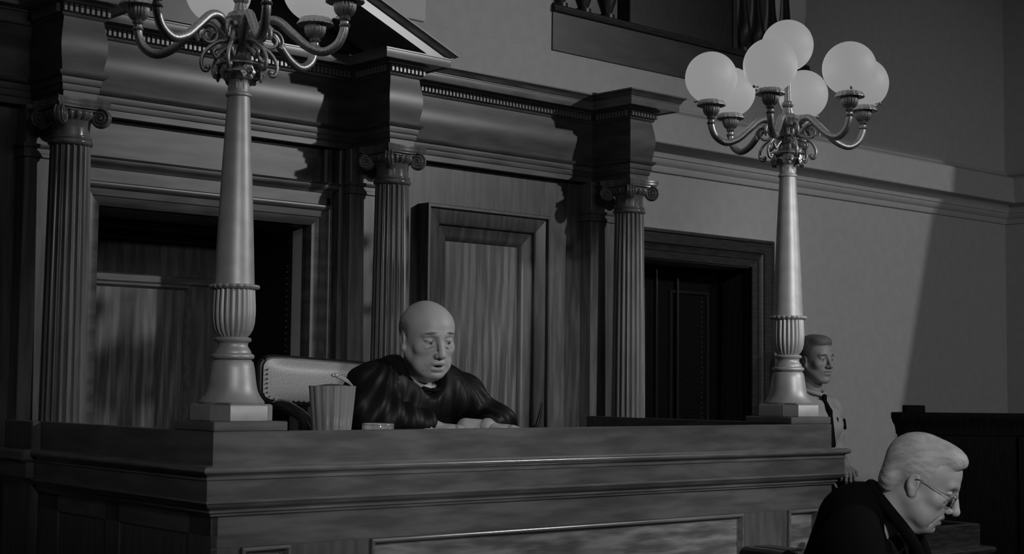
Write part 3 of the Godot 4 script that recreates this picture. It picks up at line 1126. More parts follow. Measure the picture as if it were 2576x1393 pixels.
func lamp_meshes() -> void:
	var L := lamp_cache
	var st := begin()
	# plinth: square with clipped corners
	var oct := PackedVector2Array()
	var w := 0.092
	var c := 0.055
	for q in [Vector2(-w, c), Vector2(-c, w), Vector2(c, w), Vector2(w, c), Vector2(w, -c), Vector2(c, -w), Vector2(-c, -w), Vector2(-w, -c), Vector2(-w, c), Vector2(-c, w)]:
		oct.append(q)
	sweep(st, oct, pv([0.0, 0.0, 0.002, 0.002, 0.002, 0.040, 0.0, 0.043, -0.003, 0.045, -0.03, 0.047]))
	L.plinth = st.commit()
	st = begin()
	lathe(st, pv([0.0, 0.045, 0.086, 0.046, 0.089, 0.050, 0.083, 0.057, 0.076, 0.066, 0.070, 0.078, 0.066, 0.094, 0.063, 0.115, 0.060, 0.140, 0.056, 0.157, 0.050, 0.164, 0.04, 0.166]), 48)
	L.foot = st.commit()
	st = begin()
	lathe(st, pv([0.040, 0.165, 0.055, 0.166, 0.0585, 0.170, 0.0585, 0.175, 0.055, 0.179, 0.050, 0.181, 0.050, 0.185, 0.046, 0.192, 0.041, 0.199, 0.040, 0.206, 0.042, 0.210, 0.045, 0.211, 0.049, 0.214, 0.050, 0.219, 0.047, 0.223, 0.041, 0.225, 0.035, 0.226]), 40)
	L.knop = st.commit()
	st = begin()
	lathe(st, pv([0.036, 0.224, 0.046, 0.232, 0.053, 0.245, 0.0575, 0.262, 0.0595, 0.285, 0.0595, 0.310, 0.058, 0.335, 0.057, 0.355]), 176, Vector3.ZERO, 22, 0.006)
	L.urn = st.commit()
	st = begin()
	lathe(st, pv([0.050, 0.353, 0.062, 0.354, 0.068, 0.357, 0.070, 0.361, 0.068, 0.365, 0.062, 0.367, 0.050, 0.367]), 132, Vector3.ZERO, 22, 0.004)
	L.rim = st.commit()
	st = begin()
	var prof := PackedVector2Array()
	for k in 13:
		var t := k / 12.0
		prof.append(Vector2(lerpf(0.0545, 0.0305, t) + 0.0012 * sin(PI * t), lerpf(0.365, 0.882, t)))
	lathe(st, prof, 48)
	L.shaft = st.commit()
	st = begin()
	lathe(st, pv([0.030, 0.880, 0.0345, 0.882, 0.036, 0.886, 0.0345, 0.890, 0.031, 0.892, 0.030, 0.894, 0.029, 0.922, 0.031, 0.926]), 32)
	for k in 8:
		var a := k * TAU / 8.0
		box(st, Vector3(-0.003, 0.900, 0.027), Vector3(0.003, 0.918, 0.0305), 0.001, Transform3D(Basis(Vector3.UP, a), Vector3.ZERO))
	L.collar = st.commit()
	st = begin()
	lathe(st, pv([0.030, 0.925, 0.048, 0.934, 0.056, 0.945, 0.050, 0.958, 0.060, 0.962, 0.064, 0.967, 0.062, 0.972, 0.045, 0.976, 0.032, 0.985, 0.028, 1.000, 0.034, 1.008, 0.036, 1.016, 0.026, 1.024, 0.023, 1.050, 0.026, 1.075, 0.036, 1.090, 0.040, 1.100, 0.034, 1.112, 0.020, 1.120, 0.016, 1.140, 0.022, 1.148, 0.022, 1.158, 0.013, 1.166, 0.011, 1.25, 0.02, 1.258, 0.024, 1.268, 0.012, 1.274, 0.0, 1.274]), 40, Vector3.ZERO, 10, 0.003)
	L.hub = st.commit()
	# rosette with petals on a short stalk, facing +x
	st = begin()
	var rx := Transform3D(Basis(Vector3(0, -1, 0), Vector3(1, 0, 0), Vector3(0, 0, 1)), Vector3(0.052, 0.942, 0))
	lathe(st, pv([0.0, -0.02, 0.008, -0.018, 0.010, 0.0, 0.021, 0.004, 0.022, 0.008, 0.014, 0.011, 0.008, 0.012, 0.006, 0.016, 0.0, 0.018]), 24, Vector3.ZERO, 6, 0.004, false, rx)
	L.rosette = st.commit()
	# leaf scrolls under the arms
	st = begin()
	var pts := PackedVector3Array()
	var rad := PackedFloat32Array()
	for k in 44:
		var t := k / 43.0
		var a := -0.6 + t * TAU * 1.35
		var rr := lerpf(0.034, 0.012, t)
		pts.append(Vector3(0.086 + cos(a) * rr, 1.045 + sin(a) * rr, 0))
		rad.append(lerpf(0.0058, 0.0042, t))
	tube(st, pts, rad, 8)
	tube(st, curve([Vector3(0.03, 1.035, 0), Vector3(0.06, 1.028, 0), Vector3(0.09, 1.005, 0), Vector3(0.105, 0.975, 0), Vector3(0.100, 0.950, 0), Vector3(0.088, 0.948, 0), Vector3(0.086, 0.96, 0)], 5), PackedFloat32Array([0.0065, 0.0062, 0.006, 0.006, 0.0058, 0.0056, 0.0055]), 8)
	ball(st, Vector3(0.087, 0.956, 0), Vector3(0.009, 0.009, 0.008), 10)
	tube(st, curve([Vector3(0.028, 1.02, 0), Vector3(0.05, 1.0, 0), Vector3(0.064, 0.985, 0), Vector3(0.072, 1.0, 0), Vector3(0.064, 1.01, 0)], 5), PackedFloat32Array([0.006]), 8)
	ball(st, Vector3(0.046, 1.072, 0), Vector3(0.011, 0.011, 0.010), 10)
	L.scroll = st.commit()
	# arm along +x
	st = begin()
	tube(st, curve([Vector3(0.022, 1.025, 0), Vector3(0.045, 1.062, 0), Vector3(0.075, 1.090, 0), Vector3(0.108, 1.088, 0), Vector3(0.15, 1.052, 0), Vector3(0.19, 1.018, 0), Vector3(0.235, 1.003, 0), Vector3(0.272, 1.022, 0), Vector3(0.289, 1.055, 0), Vector3(0.292, 1.085, 0)], 6), PackedFloat32Array([0.0125]), 12)
	L.arm = st.commit()
	var ax := Vector3(0.292, 0, 0)
	st = begin()
	lathe(st, pv([0.009, 1.066, 0.013, 1.069, 0.016, 1.074, 0.013, 1.080, 0.009, 1.083, 0.010, 1.087, 0.015, 1.091, 0.016, 1.095, 0.013, 1.098, 0.018, 1.101, 0.025, 1.107, 0.030, 1.117, 0.032, 1.130, 0.033, 1.142]), 72, ax, 18, 0.0022)
	L.cup = st.commit()
	st = begin()
	lathe(st, pv([0.033, 1.140, 0.050, 1.137, 0.054, 1.139, 0.053, 1.144, 0.047, 1.153, 0.042, 1.163, 0.043, 1.168, 0.040, 1.170, 0.038, 1.163]), 60, ax, 15, 0.002)
	for k in 8:
		var a := k * TAU / 8.0
		ball(st, ax + Vector3(cos(a) * 0.042, 1.170, sin(a) * 0.042), Vector3(0.0045, 0.006, 0.0045), 6)
	# thumbscrew
	tube(st, PackedVector3Array([ax + Vector3(0.03, 1.162, 0.03), ax + Vector3(0.044, 1.162, 0.044)]), PackedFloat32Array([0.003]), 6)
	ball(st, ax + Vector3(0.047, 1.162, 0.047), Vector3(0.006, 0.006, 0.006), 8)
	L.gallery = st.commit()
	var s := SphereMesh.new()
	s.radius = 0.096
	s.height = 0.192
	s.radial_segments = 48
	s.rings = 24
	L.globe = s

func globe_lamp(x: float, beta: float, label: String) -> void:
	var L := lamp_cache
	var r := thing("globe_lamp", label, "lamp", on_bench(x, 1.446, -0.1085), TURN, "bronze candelabra on the bench corners")
	for e in ["plinth", "foot", "knop", "urn", "rim", "shaft", "collar"]:
		put(e, L[e], M.lamp, r)
	put("hub", L.hub, M.brass, r)
	for k in 6:
		var th := -deg_to_rad(beta + 60.0 * k) - TURN
		var a := put("arm", L.arm, M.brass, r)
		a.rotation.y = th
		put("cup", L.cup, M.brass, a)
		put("gallery", L.gallery, M.brass, a)
		put("globe", L.globe, M.globe, a, Vector3(0.292, 1.243, 0))
		glow(r, Vector3(0.292, 1.243, 0).rotated(Vector3.UP, th))
		put("scroll", L.scroll, M.brass, r).rotation.y = th + deg_to_rad(30)
		put("rosette", L.rosette, M.brass, r).rotation.y = th + deg_to_rad(10)
	put("globe", L.globe, M.globe, r, Vector3(0, 1.375, 0))
	glow(r, Vector3(0, 1.375, 0))

func glow(parent: Node3D, at: Vector3) -> OmniLight3D:
	var o := OmniLight3D.new()
	o.name = "bulb"
	o.light_energy = 0.012
	o.light_size = 0.04
	o.omni_range = 20.0
	o.omni_attenuation = 2.0
	o.shadow_enabled = true
	parent.add_child(o, true)
	o.position = at
	return o

func ice_bucket() -> void:
	var r := thing("ice_bucket", "fluted silver bucket on the bench beside the judge's sleeve", "bucket", on_bench(0.462, 1.385, -0.150), TURN)
	r.scale = Vector3.ONE * 0.945
	var st := begin()
	lathe(st, pv([0.0, 0.0, 0.050, 0.0, 0.056, 0.004, 0.060, 0.04, 0.066, 0.10, 0.071, 0.158, 0.072, 0.166, 0.069, 0.166, 0.066, 0.15, 0.055, 0.01, 0.0, 0.006]), 168, Vector3.ZERO, 14, 0.0045)
	put("pail", st.commit(), M.silver, r)
	st = begin()
	lathe(st, pv([0.060, 0.150, 0.066, 0.156, 0.05, 0.166, 0.02, 0.171, 0.0, 0.172]), 32)
	put("lid", st.commit(), M.brass, r)
	st = begin()
	tube(st, curve([Vector3(0.065, 0.166, 0.01), Vector3(0.045, 0.180, 0.014), Vector3(0.02, 0.190, 0.018), Vector3(-0.002, 0.197, 0.022)], 5), PackedFloat32Array([0.004, 0.004, 0.0042, 0.0046, 0.005, 0.006, 0.0065]), 8)
	ball(st, Vector3(-0.006, 0.198, 0.023), Vector3(0.016, 0.006, 0.008), 12)
	put("spoon", st.commit(), M.silver, r)

func ashtray() -> void:
	var r := thing("ashtray", "low clear glass ashtray on the bench before the judge", "ashtray", on_bench(0.592, 1.385, -0.105), TURN)
	var st := begin()
	lathe(st, pv([0.0, 0.0, 0.040, 0.0, 0.044, 0.004, 0.046, 0.046, 0.044, 0.050, 0.041, 0.048, 0.038, 0.012, 0.0, 0.010]), 40)
	put("bowl", st.commit(), M.glass, r)
	st = begin()
	var ring := PackedVector3Array()
	for i in 41:
		ring.append(Vector3(cos(i * TAU / 40) * 0.0455, 0.047, sin(i * TAU / 40) * 0.0455))
	tube(st, ring, PackedFloat32Array([0.0018]), 6)
	for k in 6:
		var a := k * TAU / 6.0 + 0.4
		tube(st, PackedVector3Array([Vector3(cos(a) * 0.0455, 0.004, sin(a) * 0.0455), Vector3(cos(a) * 0.0455, 0.047, sin(a) * 0.0455)]), PackedFloat32Array([0.0016]), 6)
	put("metal_holder", st.commit(), M.silver, r)

func pen_stand() -> void:
	var r := thing("pen_stand", "small black pen stand with upright pen by the judge's hand", "pen stand", on_bench(1.24, 1.385, -0.155), TURN)
	put("base", box_mesh(Vector3(-0.035, 0, -0.02), Vector3(0.035, 0.022, 0.02), 0.004), M.dark_gloss, r)
	var st := begin()
	tube(st, PackedVector3Array([Vector3(-0.005, 0.018, 0), Vector3(0.012, 0.06, 0), Vector3(0.026, 0.108, -0.002)]), PackedFloat32Array([0.006, 0.0055, 0.003]), 10)
	put("pen", st.commit(), M.black_gloss, r)
	st = begin()
	lathe(st, pv([0.0, 0.02, 0.011, 0.02, 0.008, 0.034, 0.009, 0.038, 0.0, 0.038]), 16, Vector3(-0.003, 0, 0))
	put("socket", st.commit(), M.dark_gloss, r)

func judge_chair() -> void:
	var r := thing("judge_chair", "leather armchair with nail-trimmed low back behind the judge", "chair", on_bench(0.945, 0.55, -0.80), TURN)
	# back pad: a bowed cushion with rounded corners
	var st: SurfaceTool
	var nx := 20
	var ny := 8
	var pt := func(i: int, j: int, front: bool) -> Vector3:
		var u := lerpf(-1.0, 1.0, float(i) / nx)
		var v := lerpf(-1.0, 1.0, float(j) / ny)
		var round_ := 1.0 - 0.05 * pow(absf(v), 8.0)
		var x := u * 0.235 * round_
		var y := 1.002 + v * 0.072 * (1.0 - 0.14 * pow(absf(u), 10.0)) - 0.010 * u
		var bulge := 0.022 * (1.0 - pow(absf(u), 4.0)) * (1.0 - pow(absf(v), 4.0))
		var z := -0.20 + 0.03 * u * u + (0.018 + bulge if front else -0.022)
		return Vector3(x, y, z)
	for fr in [true, false]:
		st = begin()
		for i in nx:
			for j in ny:
				var p := []
				var q := []
				for w in [[i, j], [i + 1, j], [i + 1, j + 1], [i, j + 1]]:
					p.append(pt.call(w[0], w[1], fr))
					var du: Vector3 = pt.call(mini(w[0] + 1, nx), w[1], fr) - pt.call(maxi(w[0] - 1, 0), w[1], fr)
					var dv: Vector3 = pt.call(w[0], mini(w[1] + 1, ny), fr) - pt.call(w[0], maxi(w[1] - 1, 0), fr)
					q.append(du.cross(dv).normalized() * (1.0 if fr else -1.0))
				quad(st, p[0], p[1], p[2], p[3], q[0], q[1], q[2], q[3])
		put("backrest" if fr else "back_cover", st.commit(), M.leather, r)
	st = begin()
	var loop := PackedVector3Array()
	for i in nx + 1:
		loop.append(pt.call(i, ny, true) + Vector3(0, 0, -0.02))
	for j in range(ny - 1, -1, -1):
		loop.append(pt.call(nx, j, true) + Vector3(0, 0, -0.02))
	for i in range(nx - 1, -1, -1):
		loop.append(pt.call(i, 0, true) + Vector3(0, 0, -0.02))
	for j in range(1, ny + 1):
		loop.append(pt.call(0, j, true) + Vector3(0, 0, -0.02))
	tube(st, loop, PackedFloat32Array([0.014]), 8)
	put("back_frame", st.commit(), M.dark_wood, r)
	st = begin()
	for i in 20:
		ball(st, pt.call(i, 0, true) + Vector3(0.01, 0.002, 0.006), Vector3(0.004, 0.004, 0.004), 6)
	for j in 6:
		ball(st, pt.call(0, j + 1, true) + Vector3(0.012, 0, 0.006), Vector3(0.004, 0.004, 0.004), 6)
	var nl := put("nail_heads", st.commit(), M.nail, r)
	nl.set_meta("kind", "stuff")
	for s in [-1.0, 1.0]:
		st = begin()
		tube(st, curve([Vector3(s * 0.20, 0.90, -0.18), Vector3(s * 0.21, 0.925, -0.08), Vector3(s * 0.215, 0.912, 0.0), Vector3(s * 0.21, 0.87, 0.09), Vector3(s * 0.205, 0.78, 0.13), Vector3(s * 0.20, 0.60, 0.12), Vector3(s * 0.20, 0.28, 0.10)], 6), PackedFloat32Array([0.016, 0.017, 0.018, 0.019, 0.020]), 12)
		put("arm", st.commit(), M.dark_gloss, r)
		st = begin()
		tube(st, curve([Vector3(s * 0.22, 0.95, -0.21), Vector3(s * 0.22, 0.65, -0.25), Vector3(s * 0.22, 0.28, -0.22)], 4), PackedFloat32Array([0.018]), 8)
		put("back_post", st.commit(), M.dark_wood, r)
	put("seat", box_mesh(Vector3(-0.28, 0.24, -0.24), Vector3(0.28, 0.30, 0.24), 0.03), M.leather, r)
	st = begin()
	tube(st, PackedVector3Array([Vector3(0, 0.06, 0), Vector3(0, 0.25, 0)]), PackedFloat32Array([0.03]), 12)
	put("pedestal", st.commit(), M.dark_wood, r)
	for k in 4:
		st = begin()
		var a := k * PI / 2.0 + 0.6
		tube(st, PackedVector3Array([Vector3(0, 0.09, 0), Vector3(cos(a) * 0.26, 0.022, sin(a) * 0.26)]), PackedFloat32Array([0.025, 0.018]), 8)
		put("leg", st.commit(), M.dark_wood, r)

# ---------------------------------------------------------------- right-hand side
func side_furniture() -> void:
	var r := thing("witness_stand", "tall dark wooden stand with overhanging cap by the corner of the room", "stand", Vector3(6.55, 0, 1.45), deg_to_rad(-42.45))
	put("panel_front", box_mesh(Vector3(-0.50, 0, -0.04), Vector3(1.1, 1.40, 0.0), 0.004), M.black_wood, r)
	put("side_panel", box_mesh(Vector3(-0.50, 0, -0.16), Vector3(-0.46, 1.40, -0.04), 0.004), M.black_wood, r)
	var st := begin()
	sweep(st, pv([-0.50, -0.16, -0.50, 0, 1.1, 0]), pv([0.0, 1.335, 0.006, 1.34, 0.008, 1.36, 0.012, 1.378, 0.022, 1.395, 0.026, 1.41, 0.028, 1.413, 0.028, 1.436, 0.024, 1.44, -0.05, 1.442]))
	put("cap_moulding", st.commit(), M.black_wood, r)
	put("cap_block", box_mesh(Vector3(-0.50, 1.44, -0.06), Vector3(-0.41, 1.475, 0.01), 0.003), M.black_wood, r)
	for e in [[-0.50, -0.42], [0.02, 0.10], [0.62, 0.70]]:
		put("stile", box_mesh(Vector3(e[0], 0.0, -0.002), Vector3(e[1], 1.335, 0.012), 0.004), M.black_wood, r)
	# low panelled desk in the same style as the bench
	r = thing("clerk_desk", "low wooden desk with ledge moulding behind the bowed man's chin", "desk", Vector3(4.904, 0, 2.246), TURN)
	var path := pv([-0.36, -0.33, -0.36, 0, 0, 0, 0, -0.33])
	for p in [["upper_board", pv([0, 1.0, 0, 1.076, -0.003, 1.079, -0.027, 1.079, -0.03, 1.076, -0.03, 1.0]), M.desk_wood],
		["ledge_moulding", pv([0.02, 0.964, 0.028, 0.968, 0.034, 0.976, 0.038, 0.982, 0.040, 0.990, 0.038, 0.996, 0.03, 1.0, 0.0, 1.002]), M.desk_wood],
		["lower_board", pv([0.02, 0.0, 0.02, 0.964]), M.desk_wood]]:
		st = begin()
		sweep(st, path, p[1])
		put(p[0], st.commit(), p[2], r)
	put("desk_top", box_mesh(Vector3(-0.36, 0.99, -0.33), Vector3(0, 1.01, -0.02), 0.003), M.desk_wood, r)
	# dark chair at the right edge
	r = thing("dark_chair", "dark wooden chair with plain top rail at the side of the clerk's desk", "chair", Vector3(4.75, 0, 2.78), deg_to_rad(-45))
	st = begin()
	tube(st, curve([Vector3(-0.23, 1.135, 0.0), Vector3(-0.1, 1.146, -0.03), Vector3(0.1, 1.146, -0.03), Vector3(0.23, 1.135, 0.0)], 6), PackedFloat32Array([0.020]), 10)
	put("top_rail", st.commit(), M.dark_gloss, r)
	for s in [-1.0, 1.0]:
		st = begin()
		tube(st, PackedVector3Array([Vector3(s * 0.22, 1.135, 0.0), Vector3(s * 0.21, 0.8, 0.04), Vector3(s * 0.2, 0.45, 0.04), Vector3(s * 0.21, 0.0, -0.02)]), PackedFloat32Array([0.018]), 8)
		put("back_leg", st.commit(), M.black_wood, r)
		st = begin()
		tube(st, PackedVector3Array([Vector3(s * 0.21, 0.45, 0.42), Vector3(s * 0.21, 0.0, 0.44)]), PackedFloat32Array([0.018]), 8)
		put("front_leg", st.commit(), M.black_wood, r)
	for k in 3:
		st = begin()
		tube(st, PackedVector3Array([Vector3(-0.11 + 0.11 * k, 1.14, -0.025), Vector3(-0.11 + 0.11 * k, 0.47, 0.02)]), PackedFloat32Array([0.014]), 8)
		put("spindle", st.commit(), M.black_wood, r)
	put("seat", box_mesh(Vector3(-0.23, 0.43, 0.0), Vector3(0.23, 0.47, 0.45), 0.012), M.black_wood, r)
	# top of a dark machine standing before the bench, at the foot of the picture
	r = thing("stenotype_machine", "top of a small black machine on a stand below the bench panels", "machine", Vector3(3.80, 0, 2.19), TURN)
	put("stand", box_mesh(Vector3(-0.02, 0, -0.02), Vector3(0.02, 0.96, 0.02), 0.004), M.black_gloss, r)
	put("foot_plate", box_mesh(Vector3(-0.14, 0, -0.14), Vector3(0.14, 0.02, 0.14), 0.006), M.black_gloss, r)
	st = begin()
	tube(st, PackedVector3Array([Vector3(-0.03, 1.02, -0.08), Vector3(-0.03, 1.02, 0.08)]), PackedFloat32Array([0.04]), 20)
	box(st, Vector3(-0.06, 0.95, -0.08), Vector3(0.07, 1.03, 0.08), 0.008)
	put("housing", st.commit(), M.black_gloss, r)
	put("paper_tray", box_mesh(Vector3(-0.01, 1.052, -0.07), Vector3(0.055, 1.060, 0.07), 0.002), M.wire, r)
	put("lever", box_mesh(Vector3(0.055, 1.0, 0.02), Vector3(0.072, 1.045, 0.04), 0.003), M.wire, r)

# black boards on stands that shade the upper wall and the corner from the wall light
func studio_flags() -> void:
	var L := Vector3(5.5, 5.7, 9.5)
	var q := 0.3
	# each board's edge lies on the line from the lamp to the edge of its shade on the wall
	for e in [["upright black flag board shading the upper wall from the lamp", Vector3(5.4, 2.945, 0.0), Vector3(9.5, 2.945, 0.0), Vector3(9.5, 4.6, 0.0), Vector3(5.4, 4.6, 0.0)],
		["slanted black flag board shading the corner of the room from the lamp", Vector3(7.40, -0.1, 0.0), Vector3(8.30, 2.95, 0.0), Vector3(9.8, 2.95, 0.0), Vector3(9.8, -0.1, 0.0)]]:
		var p := []
		for k in range(1, 5):
			p.append(L.lerp(e[k], q if e[1].x < 7.0 else q + 0.03))
		var r := thing("studio_flag", e[0], "flag board", Vector3(p[1].x, 0, p[1].z), 0.0, "black flag boards beside the wall light")
		var o := r.position
		var st := begin()
		var n := Vector3(0, 0, 1)
		var d := Vector3(0, 0, 0.01)
		face(st, p[0] - o, p[1] - o, p[2] - o, p[3] - o, n)
		face(st, p[0] - o - d, p[1] - o - d, p[2] - o - d, p[3] - o - d, -n)
		for k in 4:
			var a: Vector3 = p[k] - o
			var b: Vector3 = p[(k + 1) % 4] - o
			face(st, a, b, b - d, a - d, (b - a).cross(n).normalized())
		put("board", st.commit(), M.black_cloth, r)
		st = begin()
		var c: Vector3 = p[2] - o
		tube(st, PackedVector3Array([Vector3(c.x, 0.0, -0.03), Vector3(c.x, c.y, -0.03)]), PackedFloat32Array([0.015]), 8)
		put("stand", st.commit(), M.black_cloth, r)

# ---------------------------------------------------------------- people
const SKIN := 0.44

# a head about 0.245 tall, centred, looking along +z; o holds the sitter's own features
func head_into(st: SurfaceTool, xf: Transform3D, o: Dictionary, cell: float) -> void:
	var b := Blob.new()
	var sk: float = o.get("skin", SKIN)
	b.base = Color(sk, sk, sk)
	var age: float = o.get("age", 0.5)
	var open: float = o.get("open", 0.0)
	var wide: float = o.get("wide", 1.0)
	var long: float = o.get("long", 0.0)
	var lid: float = o.get("lid", 0.0)
	b.ell(Vector3(0, 0.032, -0.016), Vector3(0.077 * wide, 0.089, 0.099), 0.01)
	b.ell(Vector3(0, 0.043, 0.028), Vector3(0.063 * wide, 0.058, 0.060), 0.03)
	b.ell(Vector3(0, -0.030, 0.022), Vector3(0.061 * wide, 0.072, 0.062), 0.03)
	b.ell(Vector3(0, -0.072, 0.030), Vector3(0.052 * wide, 0.038, 0.046), 0.025)
	for s in [-1.0, 1.0]:
		b.cap(Vector3(s * 0.050 * wide, -0.048, 0.0), Vector3(s * 0.022, -0.100, 0.056), 0.022, 0.017, 0.025)
		b.ell(Vector3(s * 0.041, -0.022, 0.056), Vector3(0.024, 0.022, 0.021), 0.022)
		if age > 0.6:
			b.ell(Vector3(s * 0.040, -0.070, 0.048), Vector3(0.020, 0.026, 0.020), 0.02)
	b.ell(Vector3(0, -0.102, 0.066), Vector3(0.022, 0.017, 0.019), 0.02)
	b.ell(Vector3(0, -0.060 - long * 0.7, 0.066), Vector3(0.031, 0.028, 0.024), 0.02)
	# brows, sockets, eyes and lids
	b.cap(Vector3(-0.040, 0.026, 0.074), Vector3(-0.012, 0.026, 0.084), 0.009, 0.010, 0.016)
	b.cap(Vector3(0.040, 0.026, 0.074), Vector3(0.012, 0.026, 0.084), 0.009, 0.010, 0.016)
	for s in [-1.0, 1.0]:
		b.ell(Vector3(s * 0.032, 0.007, 0.096), Vector3(0.020, 0.012, 0.015), 0.016, 1)
		b.ell(Vector3(s * 0.0315, 0.004, 0.0718), Vector3(0.0128, 0.0128, 0.0128), 0.002)
		b.ell(Vector3(s * 0.0315, 0.0125 - lid, 0.0725 + lid * 0.35), Vector3(0.0172, 0.0062 + 0.0016 * age, 0.0136), 0.003, 0, Basis(Vector3(0, 0, 1), s * -0.12))
		b.ell(Vector3(s * 0.0315, -0.0035, 0.0708), Vector3(0.0165, 0.0046, 0.0118), 0.005, 0, Basis(Vector3(0, 0, 1), s * -0.1))
		if age > 0.6: # pouch beneath the eye
			b.ell(Vector3(s * 0.032, -0.012, 0.072), Vector3(0.0155, 0.007, 0.009), 0.008)
			b.cap(Vector3(s * 0.019, -0.015, 0.083), Vector3(s * 0.043, -0.021, 0.076), 0.0016, 0.0012, 0.005, 1)
	# nose
	b.cap(Vector3(0, 0.022, 0.085), Vector3(0, -0.026 - long * 0.7, 0.108 + o.get("nose", 0.0)), 0.0078, 0.0108, 0.011)
	b.ell(Vector3(0, -0.031 - long * 0.7, 0.107 + o.get("nose", 0.0)), Vector3(0.0125, 0.0105, 0.0125), 0.008)
	for s in [-1.0, 1.0]:
		b.ell(Vector3(s * 0.013, -0.034 - long * 0.7, 0.096), Vector3(0.0095, 0.009, 0.011), 0.006)
		b.ell(Vector3(s * 0.0068, -0.0425 - long * 0.7, 0.102), Vector3(0.0036, 0.004, 0.006), 0.003, 1)
	# mouth
	b.ell(Vector3(0, -0.0565 - long, 0.0865), Vector3(0.024, 0.0072, 0.0095), 0.007)
	b.ell(Vector3(0, -0.0715 - open - long, 0.0835), Vector3(0.020, 0.0068, 0.0095), 0.007)
	b.ell(Vector3(0, -0.0640 - open * 0.5 - long, 0.098), Vector3(0.0205, 0.0014 + open * 0.55, 0.018), 0.0025, 1)
	if age > 0.4:
		for s in [-1.0, 1.0]:
			b.cap(Vector3(s * 0.0185, -0.033 - long * 0.7, 0.096), Vector3(s * 0.036, -0.070 - long, 0.078), 0.0016 + 0.0012 * age, 0.0022, 0.008, 1)
			b.cap(Vector3(s * 0.034, -0.076, 0.080), Vector3(s * 0.036, -0.094, 0.066), 0.0018 * age, 0.001, 0.007, 1)
	b.cap(Vector3(-0.014, -0.0855 - open - long * 0.8, 0.088), Vector3(0.014, -0.0855 - open - long * 0.8, 0.088), 0.0022, 0.0022, 0.008, 1)
	# ears
	for s in [-1.0, 1.0]:
		var tb := Basis(Vector3(0, 1, 0), s * 0.10) * Basis(Vector3(1, 0, 0), -0.15)
		b.ell(Vector3(s * 0.0765 * wide, -0.004, -0.014), Vector3(0.0070, 0.029, 0.0175), 0.006, 0, tb)
		b.ell(Vector3(s * 0.076 * wide, -0.032, -0.006), Vector3(0.0065, 0.011, 0.010), 0.006)
		b.ell(Vector3(s * 0.0855 * wide, 0.000, -0.012), Vector3(0.0060, 0.021, 0.0115), 0.003, 1, tb)
		b.ell(Vector3(s * 0.086 * wide, -0.010, -0.006), Vector3(0.006, 0.008, 0.006), 0.003, 1)
	# neck
	b.cap(Vector3(0, -0.060, -0.022), o.get("neck", Vector3(0, -0.175, -0.05)), 0.056, 0.060, 0.025)
	if age > 0.6:
		b.ell(Vector3(0, -0.118, 0.025), Vector3(0.034, 0.022, 0.034), 0.02)
	# colour of lips, brows, eyes and thin hair
	b.paint(Vector3(0, -0.0565 - long, 0.094), Vector3(0.023, 0.005, 0.012), sk * 0.72, 0.6)
	b.paint(Vector3(0, -0.0715 - open - long, 0.091), Vector3(0.019, 0.005, 0.012), sk * 0.78, 0.6)
	if open > 0.001:
		b.paint(Vector3(0, -0.064 - open * 0.5 - long, 0.078), Vector3(0.020, 0.002 + open * 0.6, 0.0145), 0.03, 0.3)
	for s in [-1.0, 1.0]:
		var bt := Basis(Vector3(0, 0, 1), s * -0.16)
		b.paint(Vector3(s * 0.030, 0.0285 + o.get("lift", 0.0), 0.080), Vector3(0.021, 0.0045, 0.018), o.get("brow", 0.08), 0.4, bt)
		b.paint(Vector3(s * 0.0315, 0.0035 - lid * 0.6, 0.083), Vector3(0.012, 0.0046 - lid * 0.3, 0.006), 0.36, 0.3)
		b.paint(Vector3(s * 0.0315 + o.get("gaze", 0.0), 0.0035 - o.get("down", 0.0), 0.084), Vector3(0.0056, 0.0050 - lid * 0.4, 0.006), 0.05, 0.3)
	for p in o.get("paints", []):
		b.paint(p[0], p[1], p[2], p[3])
	b.mesh_into(st, cell, xf)

func hair_mesh(xf: Transform3D, shapes: Array, cuts: Array, cell: float, bump = null) -> ArrayMesh:
	var b := Blob.new()
	for s in shapes:
		b.ell(s[0], s[1], 0.02)
	for c in cuts:
		b.ell(c[0], c[1], 0.012, 1)
	b.bump = bump
	var st := begin()
	b.mesh_into(st, cell, xf)
	return st.commit()

# a hand reaching along +x from the wrist, palm down; curl bends the fingers
func hand_into(st: SurfaceTool, xf: Transform3D, curl: float, thumb: float, tone := SKIN) -> void:
	var b := Blob.new()
	b.base = Color(tone, tone, tone)
	b.cap(Vector3(-0.07, 0.0, 0.0), Vector3(0.0, 0.0, 0.0), 0.029, 0.025, 0.02)
	b.ell(Vector3(0.045, 0.0, 0.0), Vector3(0.050, 0.0145, 0.040), 0.02)
	var len := [0.068, 0.076, 0.072, 0.056]
	for i in 4:
		var z := -0.031 + i * 0.0205
		var p := Vector3(0.082 - 0.006 * absf(i - 1.4), 0.002, z)
		var a := 0.0
		var l: float = len[i]
		for j in 3:
			a += curl * [0.55, 1.0, 0.7][j]
			var seg: float = l * [0.46, 0.31, 0.23][j]
			var q := p + Vector3(cos(a), -sin(a), (i - 1.5) * 0.05) * seg
			b.cap(p, q, 0.0098 - 0.0008 * j, 0.0092 - 0.0009 * j, 0.005)
			p = q
	b.cap(Vector3(0.015, -0.004, thumb * -0.028), Vector3(0.052, -0.010, thumb * -0.054), 0.0145, 0.0110, 0.012)
	b.cap(Vector3(0.052, -0.010, thumb * -0.054), Vector3(0.080, -0.013, thumb * -0.052), 0.0108, 0.0085, 0.005)
	b.mesh_into(st, 0.0035, xf)

func aim(from: Vector3, to: Vector3, up := Vector3.UP) -> Transform3D:
	var x := (to - from).normalized()
	var z := x.cross(up).normalized()
	return Transform3D(Basis(x, z.cross(x), z), from)

